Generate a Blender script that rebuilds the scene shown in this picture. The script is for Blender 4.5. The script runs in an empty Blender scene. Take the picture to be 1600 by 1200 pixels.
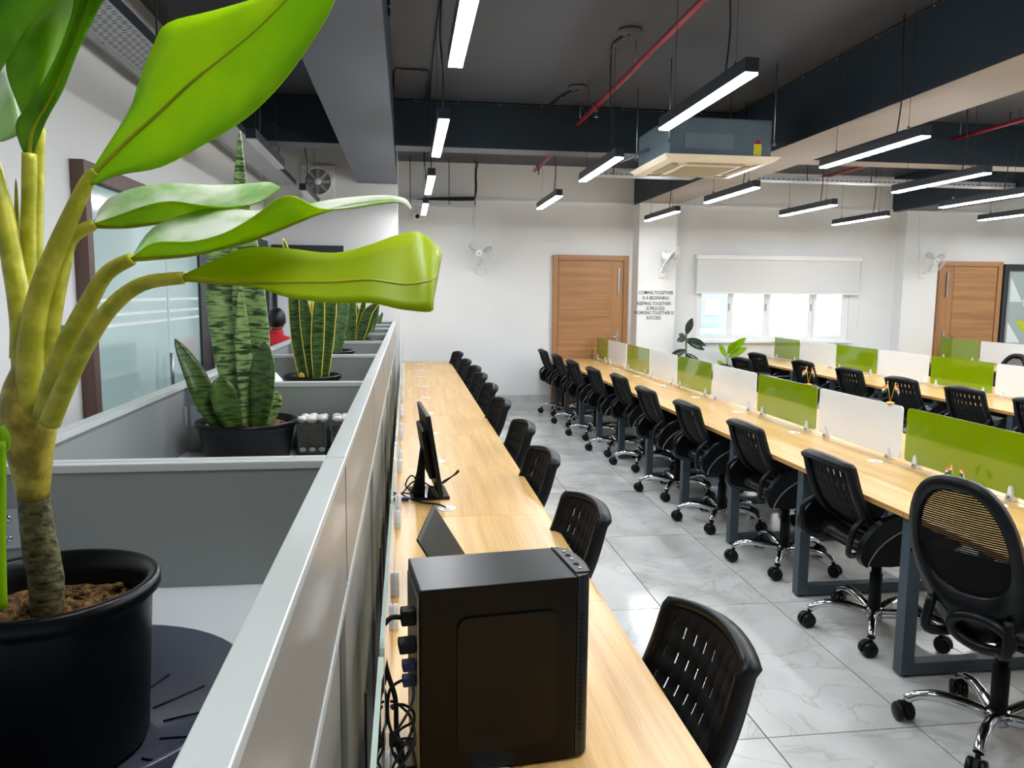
import bpy, bmesh, math, random
from mathutils import Vector, Matrix
random.seed(7)
PI = math.pi
sc = bpy.context.scene
col = sc.collection

# ------------------------------------------------------------------ camera
CAM = Vector((0.0, 0.0, 1.66))
FOC = 1200.0
def _axes():
    p = Vector(((635 - 800) / FOC, (459 - 600) / FOC, 1.0)); y = p.normalized()
    d = Vector((1.0, 0.009, 0.0)); x = (p - d * (p.dot(y) / d.dot(y))).normalized()
    if x.x < 0: x = -x
    return x, y, x.cross(y)
AX, AY, AZ = _axes()
cam_d = bpy.data.cameras.new('camera'); cam = bpy.data.objects.new('camera', cam_d); col.objects.link(cam)
cam_d.sensor_width = 36.0; cam_d.lens = FOC / 1600 * 36.0; cam_d.clip_start = 0.02; cam_d.clip_end = 200
right = Vector((AX.x, AY.x, AZ.x)); down = Vector((AX.y, AY.y, AZ.y)); fwd = Vector((AX.z, AY.z, AZ.z))
m = Matrix.Identity(4)
for i in range(3):
    m[i][0] = right[i]; m[i][1] = -down[i]; m[i][2] = -fwd[i]; m[i][3] = CAM[i]
cam.matrix_world = m
sc.camera = cam

def at(u, v, Y):
    """measured point of the photograph at real distance Y down the room"""
    d = right * ((u - 800) / FOC) + down * ((v - 600) / FOC) + fwd
    return CAM + d * (Y / d.y)

# ------------------------------------------------------------------ world, exposure
w = bpy.data.worlds.new('world'); sc.world = w; w.use_nodes = True
bg = w.node_tree.nodes['Background']
bg.inputs[0].default_value = (0.93, 0.97, 1.0, 1); bg.inputs[1].default_value = 1.1
sc.view_settings.view_transform = 'Standard'; sc.view_settings.look = 'None'
sc.view_settings.gamma = 1.0; sc.view_settings.use_curve_mapping = False
sc.view_settings.exposure = 1.86
LAMP = 26.0
sc.cycles.max_bounces = 8; sc.cycles.diffuse_bounces = 5; sc.cycles.glossy_bounces = 4
sc.cycles.transmission_bounces = 8; sc.cycles.sample_clamp_indirect = 8.0
sc.cycles.caustics_reflective = False; sc.cycles.caustics_refractive = False

# ------------------------------------------------------------------ materials
def s2l(c):
    return tuple(((x / 255) / 12.92 if x / 255 <= 0.04045 else ((x / 255 + 0.055) / 1.055) ** 2.4) for x in c)
MATS = {}
def mat(name, rgb, rough=0.5, metal=0.0, var=0.06, scale=8.0, stretch=(1, 1, 1), bump=0.0, coat=0.0, spec=0.5,
        trans=0.0, alpha=1.0, emit=0.0, rgb2=None, detail=3.0, ramp=(0.35, 0.65), sss=0.0, ior=1.45):
    if name in MATS: return MATS[name]
    M = bpy.data.materials.new(name); M.use_nodes = True; nt = M.node_tree; N = nt.nodes; L = nt.links
    b = N['Principled BSDF']
    c1 = s2l(rgb); c2 = s2l(rgb2) if rgb2 else tuple(max(0, x * (1 - var)) for x in c1)
    tc = N.new('ShaderNodeTexCoord'); mp = N.new('ShaderNodeMapping'); mp.inputs['Scale'].default_value = stretch
    nz = N.new('ShaderNodeTexNoise'); nz.inputs['Scale'].default_value = scale; nz.inputs['Detail'].default_value = detail
    rp = N.new('ShaderNodeValToRGB')
    rp.color_ramp.elements[0].position = ramp[0]; rp.color_ramp.elements[1].position = ramp[1]
    rp.color_ramp.elements[0].color = (*c2, 1); rp.color_ramp.elements[1].color = (*c1, 1)
    L.new(tc.outputs['Object'], mp.inputs[0]); L.new(mp.outputs[0], nz.inputs['Vector'])
    L.new(nz.outputs['Fac'], rp.inputs[0]); L.new(rp.outputs[0], b.inputs['Base Color'])
    b.inputs['Roughness'].default_value = rough; b.inputs['Metallic'].default_value = metal
    b.inputs['Coat Weight'].default_value = coat; b.inputs['Specular IOR Level'].default_value = spec
    b.inputs['Transmission Weight'].default_value = trans; b.inputs['Alpha'].default_value = alpha
    b.inputs['IOR'].default_value = ior
    if coat: b.inputs['Coat Roughness'].default_value = 0.04
    if emit:
        b.inputs['Emission Color'].default_value = (*c1, 1); b.inputs['Emission Strength'].default_value = emit
    if bump:
        bp = N.new('ShaderNodeBump'); bp.inputs['Strength'].default_value = bump; bp.inputs['Distance'].default_value = 0.01
        L.new(nz.outputs['Fac'], bp.inputs['Height']); L.new(bp.outputs[0], b.inputs['Normal'])
    MATS[name] = M
    return M

def wood(name, rgb, rgb2, axis='y', rough=0.38, scale=1.0, coat=0.0):
    """fine straight grain running along one axis"""
    if name in MATS: return MATS[name]
    M = bpy.data.materials.new(name); M.use_nodes = True; nt = M.node_tree; N = nt.nodes; L = nt.links
    b = N['Principled BSDF']; tc = N.new('ShaderNodeTexCoord'); oi = N.new('ShaderNodeObjectInfo')
    mp = N.new('ShaderNodeMapping')
    s = {'x': (0.7, 22, 22), 'y': (22, 0.7, 22), 'z': (22, 22, 0.7)}[axis]
    mp.inputs['Scale'].default_value = tuple(k * scale for k in s)
    add = N.new('ShaderNodeVectorMath'); add.operation = 'MULTIPLY_ADD'
    add.inputs[1].default_value = (13, 17, 11)
    L.new(oi.outputs['Random'], add.inputs[0]); L.new(tc.outputs['Object'], add.inputs[2])
    L.new(add.outputs[0], mp.inputs[0])
    n1 = N.new('ShaderNodeTexNoise'); n1.inputs['Scale'].default_value = 1.0; n1.inputs['Detail'].default_value = 5; n1.inputs['Roughness'].default_value = 0.65
    L.new(mp.outputs[0], n1.inputs['Vector'])
    mp2 = N.new('ShaderNodeMapping'); mp2.inputs['Scale'].default_value = tuple(k * scale * 6 for k in s)
    L.new(add.outputs[0], mp2.inputs[0])
    n2 = N.new('ShaderNodeTexNoise'); n2.inputs['Scale'].default_value = 1.0; n2.inputs['Detail'].default_value = 2
    L.new(mp2.outputs[0], n2.inputs['Vector'])
    mx = N.new('ShaderNodeMath'); mx.operation = 'MULTIPLY_ADD'; mx.inputs[1].default_value = 0.4
    L.new(n2.outputs['Fac'], mx.inputs[0]); L.new(n1.outputs['Fac'], mx.inputs[2])
    rp = N.new('ShaderNodeValToRGB'); rp.color_ramp.elements[0].position = 0.45; rp.color_ramp.elements[1].position = 0.95
    rp.color_ramp.elements[0].color = (*s2l(rgb2), 1); rp.color_ramp.elements[1].color = (*s2l(rgb), 1)
    L.new(mx.outputs[0], rp.inputs[0]); L.new(rp.outputs[0], b.inputs['Base Color'])
    b.inputs['Roughness'].default_value = rough; b.inputs['Coat Weight'].default_value = coat
    MATS[name] = M
    return M

def marble(name):
    M = bpy.data.materials.new(name); M.use_nodes = True; nt = M.node_tree; N = nt.nodes; L = nt.links
    b = N['Principled BSDF']; tc = N.new('ShaderNodeTexCoord'); oi = N.new('ShaderNodeObjectInfo')
    add = N.new('ShaderNodeVectorMath'); add.operation = 'MULTIPLY_ADD'; add.inputs[1].default_value = (31, 47, 19)
    L.new(oi.outputs['Random'], add.inputs[0]); L.new(tc.outputs['Object'], add.inputs[2])
    n1 = N.new('ShaderNodeTexNoise'); n1.inputs['Scale'].default_value = 1.6; n1.inputs['Detail'].default_value = 6; n1.inputs['Distortion'].default_value = 1.2
    L.new(add.outputs[0], n1.inputs['Vector'])
    rp = N.new('ShaderNodeValToRGB'); e = rp.color_ramp.elements
    e[0].position = 0.3; e[0].color = (*s2l((176, 178, 175)), 1); e[1].position = 0.62; e[1].color = (*s2l((206, 208, 206)), 1)
    L.new(n1.outputs['Fac'], rp.inputs[0])
    n2 = N.new('ShaderNodeTexNoise'); n2.inputs['Scale'].default_value = 1.1; n2.inputs['Detail'].default_value = 5; n2.inputs['Distortion'].default_value = 2.2
    L.new(add.outputs[0], n2.inputs['Vector'])
    v = N.new('ShaderNodeMath'); v.operation = 'SUBTRACT'; v.inputs[1].default_value = 0.5; L.new(n2.outputs['Fac'], v.inputs[0])
    a = N.new('ShaderNodeMath'); a.operation = 'ABSOLUTE'; L.new(v.outputs[0], a.inputs[0])
    r2 = N.new('ShaderNodeValToRGB'); e = r2.color_ramp.elements
    e[0].position = 0.0; e[0].color = (1, 1, 1, 1); e[1].position = 0.018; e[1].color = (0, 0, 0, 1)
    L.new(a.outputs[0], r2.inputs[0])
    f = N.new('ShaderNodeMath'); f.operation = 'MULTIPLY'; f.inputs[1].default_value = 0.38; L.new(r2.outputs[0], f.inputs[0])
    mx = N.new('ShaderNodeMix'); mx.data_type = 'RGBA'; L.new(f.outputs[0], mx.inputs['Factor'])
    L.new(rp.outputs[0], mx.inputs[6]); mx.inputs[7].default_value = (*s2l((150, 148, 138)), 1)
    L.new(mx.outputs[2], b.inputs['Base Color'])
    b.inputs['Roughness'].default_value = 0.16; b.inputs['Specular IOR Level'].default_value = 0.5
    return M

M_wall = mat('white_paint', (226, 227, 226), 0.75, var=0.03, scale=2.0)
M_trimw = mat('white_trim_paint', (232, 233, 232), 0.5, var=0.03)
M_ceil = mat('charcoal_ceiling_paint', (66, 70, 78), 0.55, var=0.10, scale=1.2)
M_beam = mat('navy_beam_paint', (30, 43, 54), 0.5, var=0.12, scale=1.5)
M_soff = mat('beige_soffit', (150, 140, 131), 0.6, var=0.10, scale=3, stretch=(1, .15, 1))  # beige tone for some beam undersides, paler than the navy sides
M_soffg = mat('grey_soffit', (92, 98, 108), 0.6, var=0.08, scale=2)  # grey tone for the other undersides, also paler than the sides
M_oak = wood('oak_desk', (226, 190, 124), (192, 144, 78), 'y', 0.30)
M_oakedge = wood('oak_edge_band', (196, 150, 86), (170, 122, 62), 'y', 0.4)
M_door_h = wood('oak_door_grain_across', (188, 140, 92), (140, 96, 56), 'x', 0.45, 0.6)
M_door_v = wood('oak_door_grain_up', (182, 134, 88), (148, 104, 64), 'z', 0.45, 0.8)
M_brown = wood('brown_frame_wood', (104, 78, 70), (84, 60, 54), 'z', 0.5)
M_black = mat('black_plastic', (15, 17, 20), 0.38, spec=0.28, var=0.2, scale=30)
M_blackm = mat('black_matte_plastic', (11, 12, 14), 0.6, spec=0.28, var=0.2, scale=40)
M_mesh = mat('black_back_mesh', (11, 12, 14), 0.8, spec=0.28, var=0.4, scale=300)
M_fab = mat('black_seat_leatherette', (22, 23, 25), 0.42, spec=0.28, var=0.25, scale=60, bump=0.1)
M_chrome = mat('chrome', (205, 207, 210), 0.12, 1.0, var=0.05)
M_steel = mat('brushed_steel', (170, 174, 176), 0.35, 1.0, var=0.1)
M_leg = mat('slate_powder_coat', (64, 77, 86), 0.45, var=0.06)
M_green = mat('green_acrylic', (120, 150, 0), 0.12, var=0.05, scale=2, coat=1.0)
M_white = mat('frosted_white_acrylic', (226, 231, 234), 0.2, var=0.03, scale=2, coat=0.6)
M_clip = mat('white_clip_plastic', (228, 229, 231), 0.3, var=0.03)
M_grey = mat('grey_laminate', (134, 137, 136), 0.42, var=0.04, scale=3)
M_cap = mat('silver_edge_trim', (184, 189, 187), 0.3, var=0.03)
M_cabinet = mat('taupe_cabinet_laminate', (146, 142, 134), 0.30, var=0.06, scale=2)
M_cabdark = mat('dark_cabinet_groove', (58, 56, 54), 0.4, var=0.1)
M_boxfl = mat('pale_planter_floor', (196, 200, 202), 0.4, var=0.03)
M_pot = mat('black_pot_plastic', (8, 11, 15), 0.34, spec=.35, var=0.3, scale=20)
M_soil = mat('dry_brown_soil', (150, 110, 58), 0.95, scale=160, rgb2=(46, 32, 16), bump=0.8, detail=6)
M_stone = mat('white_pebble', (236, 234, 230), 0.4, var=0.08, scale=20)
M_tile = marble('marble_tile')
M_grout = mat('dark_grout', (74, 72, 68), 0.9, var=0.1)
M_alu = mat('white_window_profile', (236, 237, 237), 0.35, var=0.02)
M_red = mat('red_pipe_paint', (150, 34, 48), 0.35, var=0.12)
M_acw = mat('cream_ac_plastic', (236, 228, 208), 0.4, var=0.03)
M_acg = mat('galvanised_ac_body', (96, 112, 122), 0.5, 0.3, var=0.08)
M_acgr = mat('beige_ac_grille', (176, 166, 138), 0.6, var=0.1)
M_yel = mat('yellow_sticker', (225, 208, 40), 0.5, var=0.1)
M_emit = mat('led_diffuser', (248, 251, 255), 0.5, emit=LAMP)
M_lampb = mat('anthracite_lamp_housing', (40, 46, 54), 0.4, var=0.1)
M_wire = mat('dark_wire', (26, 28, 32), 0.5, var=0.1)
M_galv = mat('galvanised_tray', (196, 199, 200), 0.4, 0.6, var=0.08)
M_blind = mat('grey_white_blind_fabric', (214, 215, 214), 0.8, var=0.02, scale=60)
M_dkframe = mat('dark_grey_aluminium', (60, 64, 68), 0.4, 0.4, var=0.1)
M_screen = mat('dark_screen_glass', (14, 18, 14), 0.35, spec=.2, var=0.2)
M_olive = mat('dark_lid_metal', (42, 48, 42), 0.3, 0.5, var=0.1)
M_ink = mat('black_lettering', (22, 24, 24), 0.7, var=0.1)
M_saffron = mat('saffron_cloth', (238, 120, 50), 0.7, var=0.05)
M_flagw = mat('white_cloth', (240, 240, 236), 0.7, var=0.03)
M_flagg = mat('dark_green_cloth', (30, 110, 50), 0.7, var=0.05)
M_navy = mat('navy_ink', (20, 30, 110), 0.7, var=0.05)
M_brass = mat('brass', (212, 168, 70), 0.3, 0.9, var=0.1)
M_blue = mat('blue_bin_plastic', (28, 44, 96), 0.4, var=0.1)
M_redj = mat('red_jacket_fabric', (190, 26, 42), 0.7, var=0.2, scale=40)
M_greyj = mat('dark_grey_jacket_panel', (52, 58, 62), 0.7, var=0.1, scale=40)
M_skin = mat('skin', (150, 104, 78), 0.5, var=0.1)
M_hair = mat('black_hair', (14, 13, 13), 0.45, var=0.4, scale=80)
M_frost = mat('frosted_teal_glass', (176, 206, 204), 0.10, var=0.05, scale=1.0, coat=0.6)
M_frost2 = mat('frosted_white_glass', (222, 230, 236), 0.2, var=0.04, coat=0.4)
M_stripe = mat('white_film_stripe', (232, 240, 240), 0.3, var=0.02)

def glass(name, tint=(1, 1, 1), rough=0.0):
    M = bpy.data.materials.new(name); M.use_nodes = True; nt = M.node_tree; N = nt.nodes; L = nt.links
    for n in list(N):
        if n.type == 'BSDF_PRINCIPLED': N.remove(n)
    out = [n for n in N if n.type == 'OUTPUT_MATERIAL'][0]
    t = N.new('ShaderNodeBsdfTransparent'); t.inputs[0].default_value = (*tint, 1)
    g = N.new('ShaderNodeBsdfGlossy'); g.inputs['Roughness'].default_value = rough
    fr = N.new('ShaderNodeFresnel'); fr.inputs[0].default_value = 1.45
    mx = N.new('ShaderNodeMixShader'); L.new(fr.outputs[0], mx.inputs[0]); L.new(t.outputs[0], mx.inputs[1]); L.new(g.outputs[0], mx.inputs[2])
    L.new(mx.outputs[0], out.inputs[0]); return M
M_glass = glass('clear_pane_glass', (0.97, 0.985, 0.98))
M_gglass = glass('green_tinted_glass', (0.86, 0.95, 0.90))
M_gedge = mat('green_glass_edge', (176, 194, 184), 0.1, var=0.1, coat=1.0)

# ------------------------------------------------------------------ mesh builder
class MB:
    def __init__(s): s.v = []; s.f = []; s.mi = []; s.sm = []
    def add(s, verts, faces, mi=0, smooth=False):
        o = len(s.v); s.v += [tuple(x) for x in verts]
        for f in faces: s.f.append(tuple(o + i for i in f)); s.mi.append(mi); s.sm.append(smooth)
        return s
    def box(s, x0, x1, y0, y1, z0, z1, mi=0, bev=0.0):
        if bev > 0:
            b = min(bev, (x1 - x0) / 2.2, (y1 - y0) / 2.2, (z1 - z0) / 2.2)
            bm = bmesh.new(); bmesh.ops.create_cube(bm, size=1.0)
            for q in bm.verts: q.co = ((x0 + x1) / 2 + q.co.x * (x1 - x0), (y0 + y1) / 2 + q.co.y * (y1 - y0), (z0 + z1) / 2 + q.co.z * (z1 - z0))
            bmesh.ops.bevel(bm, geom=bm.edges[:], offset=b, segments=2, affect='EDGES', profile=0.6)
            bm.verts.index_update()
            s.add([q.co[:] for q in bm.verts], [[q.index for q in f.verts] for f in bm.faces], mi); bm.free(); return s
        P = [(x0, y0, z0), (x1, y0, z0), (x1, y1, z0), (x0, y1, z0), (x0, y0, z1), (x1, y0, z1), (x1, y1, z1), (x0, y1, z1)]
        return s.add(P, [(3, 2, 1, 0), (4, 5, 6, 7), (0, 1, 5, 4), (1, 2, 6, 5), (2, 3, 7, 6), (3, 0, 4, 7)], mi)
    def prism(s, poly, d0, d1, axis='y', mi=0, smooth=False):
        """outline (a,b) extruded from d0 to d1; axis y: (x,z), x: (y,z), z: (x,y)"""
        def P(a, b, d): return {'y': (a, d, b), 'x': (d, a, b), 'z': (a, b, d)}[axis]
        n = len(poly); V = [P(a, b, d0) for a, b in poly] + [P(a, b, d1) for a, b in poly]
        F = [tuple(range(n)), tuple(range(2 * n - 1, n - 1, -1))]
        s.add(V, F, mi, False)
        o = len(s.v) - 2 * n
        for i in range(n):
            j = (i + 1) % n; s.f.append((o + i, o + n + i, o + n + j, o + j)); s.mi.append(mi); s.sm.append(smooth)
        return s
    def tube(s, path, r, n=8, mi=0, caps=True, closed=False):
        path = [Vector(p) for p in path]; m_ = len(path)
        rs = r if isinstance(r, (list, tuple)) else [r] * m_
        V = []; up = None
        for i, p in enumerate(path):
            if closed: t = path[(i + 1) % m_] - path[(i - 1) % m_]
            else: t = path[min(i + 1, m_ - 1)] - path[max(i - 1, 0)]
            t = t.normalized() if t.length > 1e-9 else Vector((0, 0, 1))
            if up is None:
                up = Vector((0, 0, 1)) if abs(t.z) < 0.9 else Vector((1, 0, 0))
            a = (up - t * up.dot(t)); a = a.normalized() if a.length > 1e-6 else t.orthogonal().normalized()
            up = a; b = t.cross(a)
            for k in range(n):
                q = 2 * PI * k / n; V.append(p + (a * math.cos(q) + b * math.sin(q)) * rs[i])
        F = []
        for i in range(m_ if closed else m_ - 1):
            j = (i + 1) % m_
            for k in range(n):
                l = (k + 1) % n; F.append((i * n + k, i * n + l, j * n + l, j * n + k))
        s.add(V, F, mi, True)
        if caps and not closed:
            o = len(s.v) - len(V)
            s.f.append(tuple(o + k for k in range(n - 1, -1, -1))); s.mi.append(mi); s.sm.append(False)
            s.f.append(tuple(o + (m_ - 1) * n + k for k in range(n))); s.mi.append(mi); s.sm.append(False)
        return s
    def lathe(s, prof, c=(0, 0, 0), n=24, mi=0, axis='z', smooth=True):
        c = Vector(c); V = []
        for r, h in prof:
            for k in range(n):
                a = 2 * PI * k / n; x, y = r * math.cos(a), r * math.sin(a)
                V.append(c + {'z': Vector((x, y, h)), 'y': Vector((x, h, y)), 'x': Vector((h, x, y))}[axis])
        F = []
        for i in range(len(prof) - 1):
            for k in range(n):
                l = (k + 1) % n
                F.append((i * n + k, i * n + l, (i + 1) * n + l, (i + 1) * n + k))
        return s.add(V, F, mi, smooth)
    def ball(s, c, r, n=10, mi=0, sq=(1, 1, 1)):
        V = []; F = []
        h = n // 2
        for i in range(h + 1):
            t = PI * i / h
            for k in range(n):
                a = 2 * PI * k / n
                V.append((c[0] + r * sq[0] * math.sin(t) * math.cos(a), c[1] + r * sq[1] * math.sin(t) * math.sin(a), c[2] + r * sq[2] * math.cos(t)))
        for i in range(h):
            for k in range(n):
                l = (k + 1) % n; F.append((i * n + k, (i + 1) * n + k, (i + 1) * n + l, i * n + l))
        return s.add(V, F, mi, True)
    def xf(s, M, frm=0):
        for i in range(frm, len(s.v)): s.v[i] = tuple(M @ Vector(s.v[i]))
        return s
    def mesh(s, name, mats, off=None):
        me = bpy.data.meshes.new(name)
        v = s.v if off is None else [(a - off[0], b - off[1], c - off[2]) for a, b, c in s.v]
        me.from_pydata(v, [], s.f)
        for mm in (mats if isinstance(mats, (list, tuple)) else [mats]): me.materials.append(mm)
        me.polygons.foreach_set('material_index', s.mi); me.polygons.foreach_set('use_smooth', s.sm)
        bm = bmesh.new(); bm.from_mesh(me); bmesh.ops.remove_doubles(bm, verts=bm.verts, dist=1e-6)
        bmesh.ops.recalc_face_normals(bm, faces=bm.faces); bm.to_mesh(me); bm.free()
        return me
    def build(s, name, mats, parent=None, world=True):
        off = None
        if parent is not None and world:
            off = Vector((0, 0, 0)); p = parent
            while p is not None: off += p.location; p = p.parent
        o = bpy.data.objects.new(name, s.mesh(name, mats, off)); col.objects.link(o)
        if parent is not None: o.parent = parent
        return o

def tag(o, label=None, cat=None, group=None, kind=None):
    if label: o['label'] = label
    if cat: o['category'] = cat
    if group: o['group'] = group
    if kind: o['kind'] = kind
    return o
def thing(name, label, cat, loc=(0, 0, 0), rotz=0.0, group=None, kind=None):
    o = bpy.data.objects.new(name, None); col.objects.link(o); o.empty_display_size = 0.05
    o.location = loc; o.rotation_euler = (0, 0, rotz)
    return tag(o, label, cat, group, kind)
def one(mb, name, mats, label, cat, group=None, kind=None, loc=(0, 0, 0)):
    """thing of a single mesh with its origin at loc"""
    o = bpy.data.objects.new(name, mb.mesh(name, mats, Vector(loc))); col.objects.link(o); o.location = loc
    return tag(o, label, cat, group, kind)
def dup(root, loc, rotz=0.0, label=None, group=None, skip=()):
    kids = {}
    for o in root.children: kids[o] = list(o.children)
    r = root.copy(); col.objects.link(r); r.location = loc; r.rotation_euler = (0, 0, rotz)
    if label: r['label'] = label
    if group: r['group'] = group
    for ch, gs in kids.items():
        c = ch.copy(); col.objects.link(c); c.parent = r
        for g in gs:
            d = g.copy(); col.objects.link(d); d.parent = c
    return r
def struct(name, mb, m_, parent=None):
    o = mb.build(name, m_, parent)
    if parent is None: o['kind'] = 'structure'
    return o
def cr(P, n):
    """catmull-rom through points"""
    P = [Vector(p) for p in P]; out = []
    for i in range(len(P) - 1):
        p0 = P[max(i - 1, 0)]; p1 = P[i]; p2 = P[i + 1]; p3 = P[min(i + 2, len(P) - 1)]
        for k in range(n):
            t = k / n
            out.append(0.5 * ((2 * p1) + (p2 - p0) * t + (2 * p0 - 5 * p1 + 4 * p2 - p3) * t * t + (3 * p1 - p0 - 3 * p2 + p3) * t ** 3))
    out.append(P[-1]); return out
def rrect(x0, x1, z0, z1, r, n=4):
    out = []
    for cx, cz, a0 in ((x1 - r, z0 + r, -PI / 2), (x1 - r, z1 - r, 0), (x0 + r, z1 - r, PI / 2), (x0 + r, z0 + r, PI)):
        for k in range(n + 1):
            a = a0 + PI / 2 * k / n; out.append((cx + r * math.cos(a), cz + r * math.sin(a)))
    return out

# ------------------------------------------------------------------ the room
XL, XR, YN, YF, ZC = -1.65, 10.4, -3.6, 11.0, 3.48
YE, XE = 9.5, -0.10                                  # nearer end wall at the far left
ZB = 2.96                                            # beam soffits

fl = MB().box(XL - .1, XR + .1, YN - .1, YF + .1, -0.10, -0.004); floor = struct('floor', fl, M_grout)
tw, tl, g = 0.62, 1.22, 0.0028
tile_me = {}
kx0 = math.floor((XL - 1.344) / tw); ky0 = math.floor((YN - 2.58) / tl)
for i in range(kx0, 40):
    x0 = max(1.344 + i * tw, XL); x1 = min(1.344 + (i + 1) * tw, XR)
    if x1 - x0 < 0.03: continue
    for j in range(ky0, 20):
        y0 = max(2.58 + j * tl, YN); y1 = min(2.58 + (j + 1) * tl, YF)
        if y1 - y0 < 0.03: continue
        key = (round(x1 - x0, 3), round(y1 - y0, 3))
        if key not in tile_me:
            tile_me[key] = MB().box(-key[0] / 2 + g, key[0] / 2 - g, -key[1] / 2 + g, key[1] / 2 - g, -0.01, 0.0).mesh('tile', M_tile)
        t = bpy.data.objects.new('tile', tile_me[key]); col.objects.link(t)
        t.location = ((x0 + x1) / 2, (y0 + y1) / 2, 0); t.parent = floor

ceil = struct('ceiling', MB().box(XL - .1, XR + .1, YN - .1, YF + .1, ZC, ZC + .12), M_ceil)
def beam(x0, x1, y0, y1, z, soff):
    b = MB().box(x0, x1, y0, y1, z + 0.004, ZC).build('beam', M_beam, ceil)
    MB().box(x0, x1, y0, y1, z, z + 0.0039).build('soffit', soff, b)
beam(-.57, -.10, YN, YE, ZB, M_soffg)
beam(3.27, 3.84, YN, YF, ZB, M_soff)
beam(7.32, 7.88, YN, YF, ZB, M_soffg)
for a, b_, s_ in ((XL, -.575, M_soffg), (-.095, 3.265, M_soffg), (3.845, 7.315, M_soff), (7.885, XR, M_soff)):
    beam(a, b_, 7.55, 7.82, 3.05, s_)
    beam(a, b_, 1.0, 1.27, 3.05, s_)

# far wall with window opening
wx0, wx1, wz0, wz1 = 4.28, 6.70, 1.0, 2.16
W = MB()
for a, b_, c_, d_ in ((XE, wx0, 0, ZC), (wx1, XR + .1, 0, ZC), (wx0, wx1, 0, wz0), (wx0, wx1, wz1, ZC)):
    W.box(a, b_, YF, YF + .22, c_, d_)
wall_far = struct('wall_far', W, M_wall)
MB().box(3.27, 3.83, YF - .30, YF, 0, ZB).build('pillar', M_wall, wall_far)
MB().box(7.42, 7.98, YF - .22, YF, 0, ZB).build('pillar', M_wall, wall_far)
for a, b_ in ((XE, 3.27), (3.83, 7.32), (7.88, XR)):
    MB().box(a, b_, YF - .025, YF, 2.965, 2.995).build('ledge_moulding', M_trimw, wall_far)
struct('wall_left', MB().box(XL - .15, XL, YN - .1, YE, 0, ZC), M_wall)
struct('wall_end', MB().box(XL - .15, XE, YE, YF + .22, 0, ZC), M_wall)
struct('wall_right', MB().box(XR, XR + .15, YN - .1, YF + .22, 0, ZC), M_wall)
struct('wall_near', MB().box(XL - .15, XR + .15, YN - .15, YN, 0, ZC), M_wall)
bs = struct('baseboard_far', MB().box(XE, 2.08, YF - .02, YF, 0.10, 0.21, bev=.004), mat('grey_stone_skirting', (196, 199, 198), 0.4, var=.12, scale=6))
MB().box(XE, 2.08, YF - .12, YF, 0, 0.10, bev=.006).build('kerb', MATS['grey_stone_skirting'], bs)
for x in (0.6, 1.2, 1.75): MB().box(x - .002, x + .002, YF - .0215, YF - .02, .105, .205).build('joint', M_grout, bs)

# doors of wood ------------------------------------------------------------
def wood_door(n, x0, x1, zt, hinge_left=True):
    d = thing('door_%d' % n, None, None, (x0, YF, 0)); d['kind'] = 'structure'
    f = 0.075
    MB().box(x0, x0 + f, YF - .05, YF - .001, 0, zt, bev=.004).build('jamb', M_door_v, d)
    MB().box(x1 - f, x1, YF - .05, YF - .001, 0, zt, bev=.004).build('jamb', M_door_v, d)
    MB().box(x0 + f, x1 - f, YF - .05, YF - .001, zt - f, zt, bev=.004).build('head', M_door_h, d)
    a, b = x0 + f + .004, x1 - f - .004
    sx = .2 * (b - a)
    l = MB().box(a, b, YF - .03, YF - .002, .01, zt - f - .004).build('leaf', M_door_v, d)
    if hinge_left: p0, p1, hx, s = a + .006, b - sx, b - .07, -1
    else: p0, p1, hx, s = a + sx, b - .006, a + .07, 1
    nz = 9; zz = (zt - f - .03) / nz
    for k in range(nz):
        MB().box(p0, p1, YF - .036, YF - .030, .02 + k * zz + .0015, .02 + (k + 1) * zz - .0015).build('panel', M_door_h, l)
    MB().box(hx - .018, hx + .018, YF - .040, YF - .0305, .98, 1.16, bev=.003).build('lock_plate', M_steel, l)
    MB().tube([(hx, YF - .04, 1.06), (hx, YF - .085, 1.06), (hx + s * .03, YF - .09, 1.06), (hx + s * .13, YF - .088, 1.06)], .010, 8).build('handle', M_chrome, l)
    MB().box(hx - .014, hx + .014, YF - .055, YF - .0305, 1.68, 2.06, bev=.006).build('door_closer', M_steel, l)
    return d
wood_door(1, 2.09, 3.21, 2.235, True)
wood_door(2, 8.14, 9.22, 2.235, False)

# window --------------------------------------------------------------------
win = thing('window_1', None, None, (wx0, YF, wz0)); win['kind'] = 'structure'
MB().box(wx0, wx1, YF + .02, YF + .10, wz0, wz0 + .035).box(wx0, wx1, YF + .02, YF + .10, wz1 - .035, wz1)\
    .box(wx0, wx0 + .035, YF + .02, YF + .10, wz0 + .035, wz1 - .035).box(wx1 - .035, wx1, YF + .02, YF + .10, wz0 + .035, wz1 - .035).build('window_frame', M_alu, win)
cuts = [wx0 + .035, wx0 + .54, wx0 + 1.13, wx0 + 1.86, wx1 - .035]
for k in range(4):
    a, b_ = cuts[k], cuts[k + 1]; yy = YF + (.03 if k in (0, 3) else .055); s = .05
    sash = MB().box(a, b_, yy, yy + .03, wz0 + .036, wz0 + .036 + s, bev=.004).box(a, b_, yy, yy + .03, wz1 - .036 - s, wz1 - .036, bev=.004)\
        .box(a, a + s, yy, yy + .03, wz0 + .036 + s, wz1 - .036 - s, bev=.004).box(b_ - s, b_, yy, yy + .03, wz0 + .036 + s, wz1 - .036 - s, bev=.004).build('sash', M_alu, win)
    MB().box(a + s, b_ - s, yy + .012, yy + .018, wz0 + .036 + s, wz1 - .036 - s).build('pane', M_glass, sash)
    if k < 3: MB().box(b_ - .035, b_ - .018, yy - .014, yy, 1.45, 1.56, bev=.004).build('latch', M_steel, sash)
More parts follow.
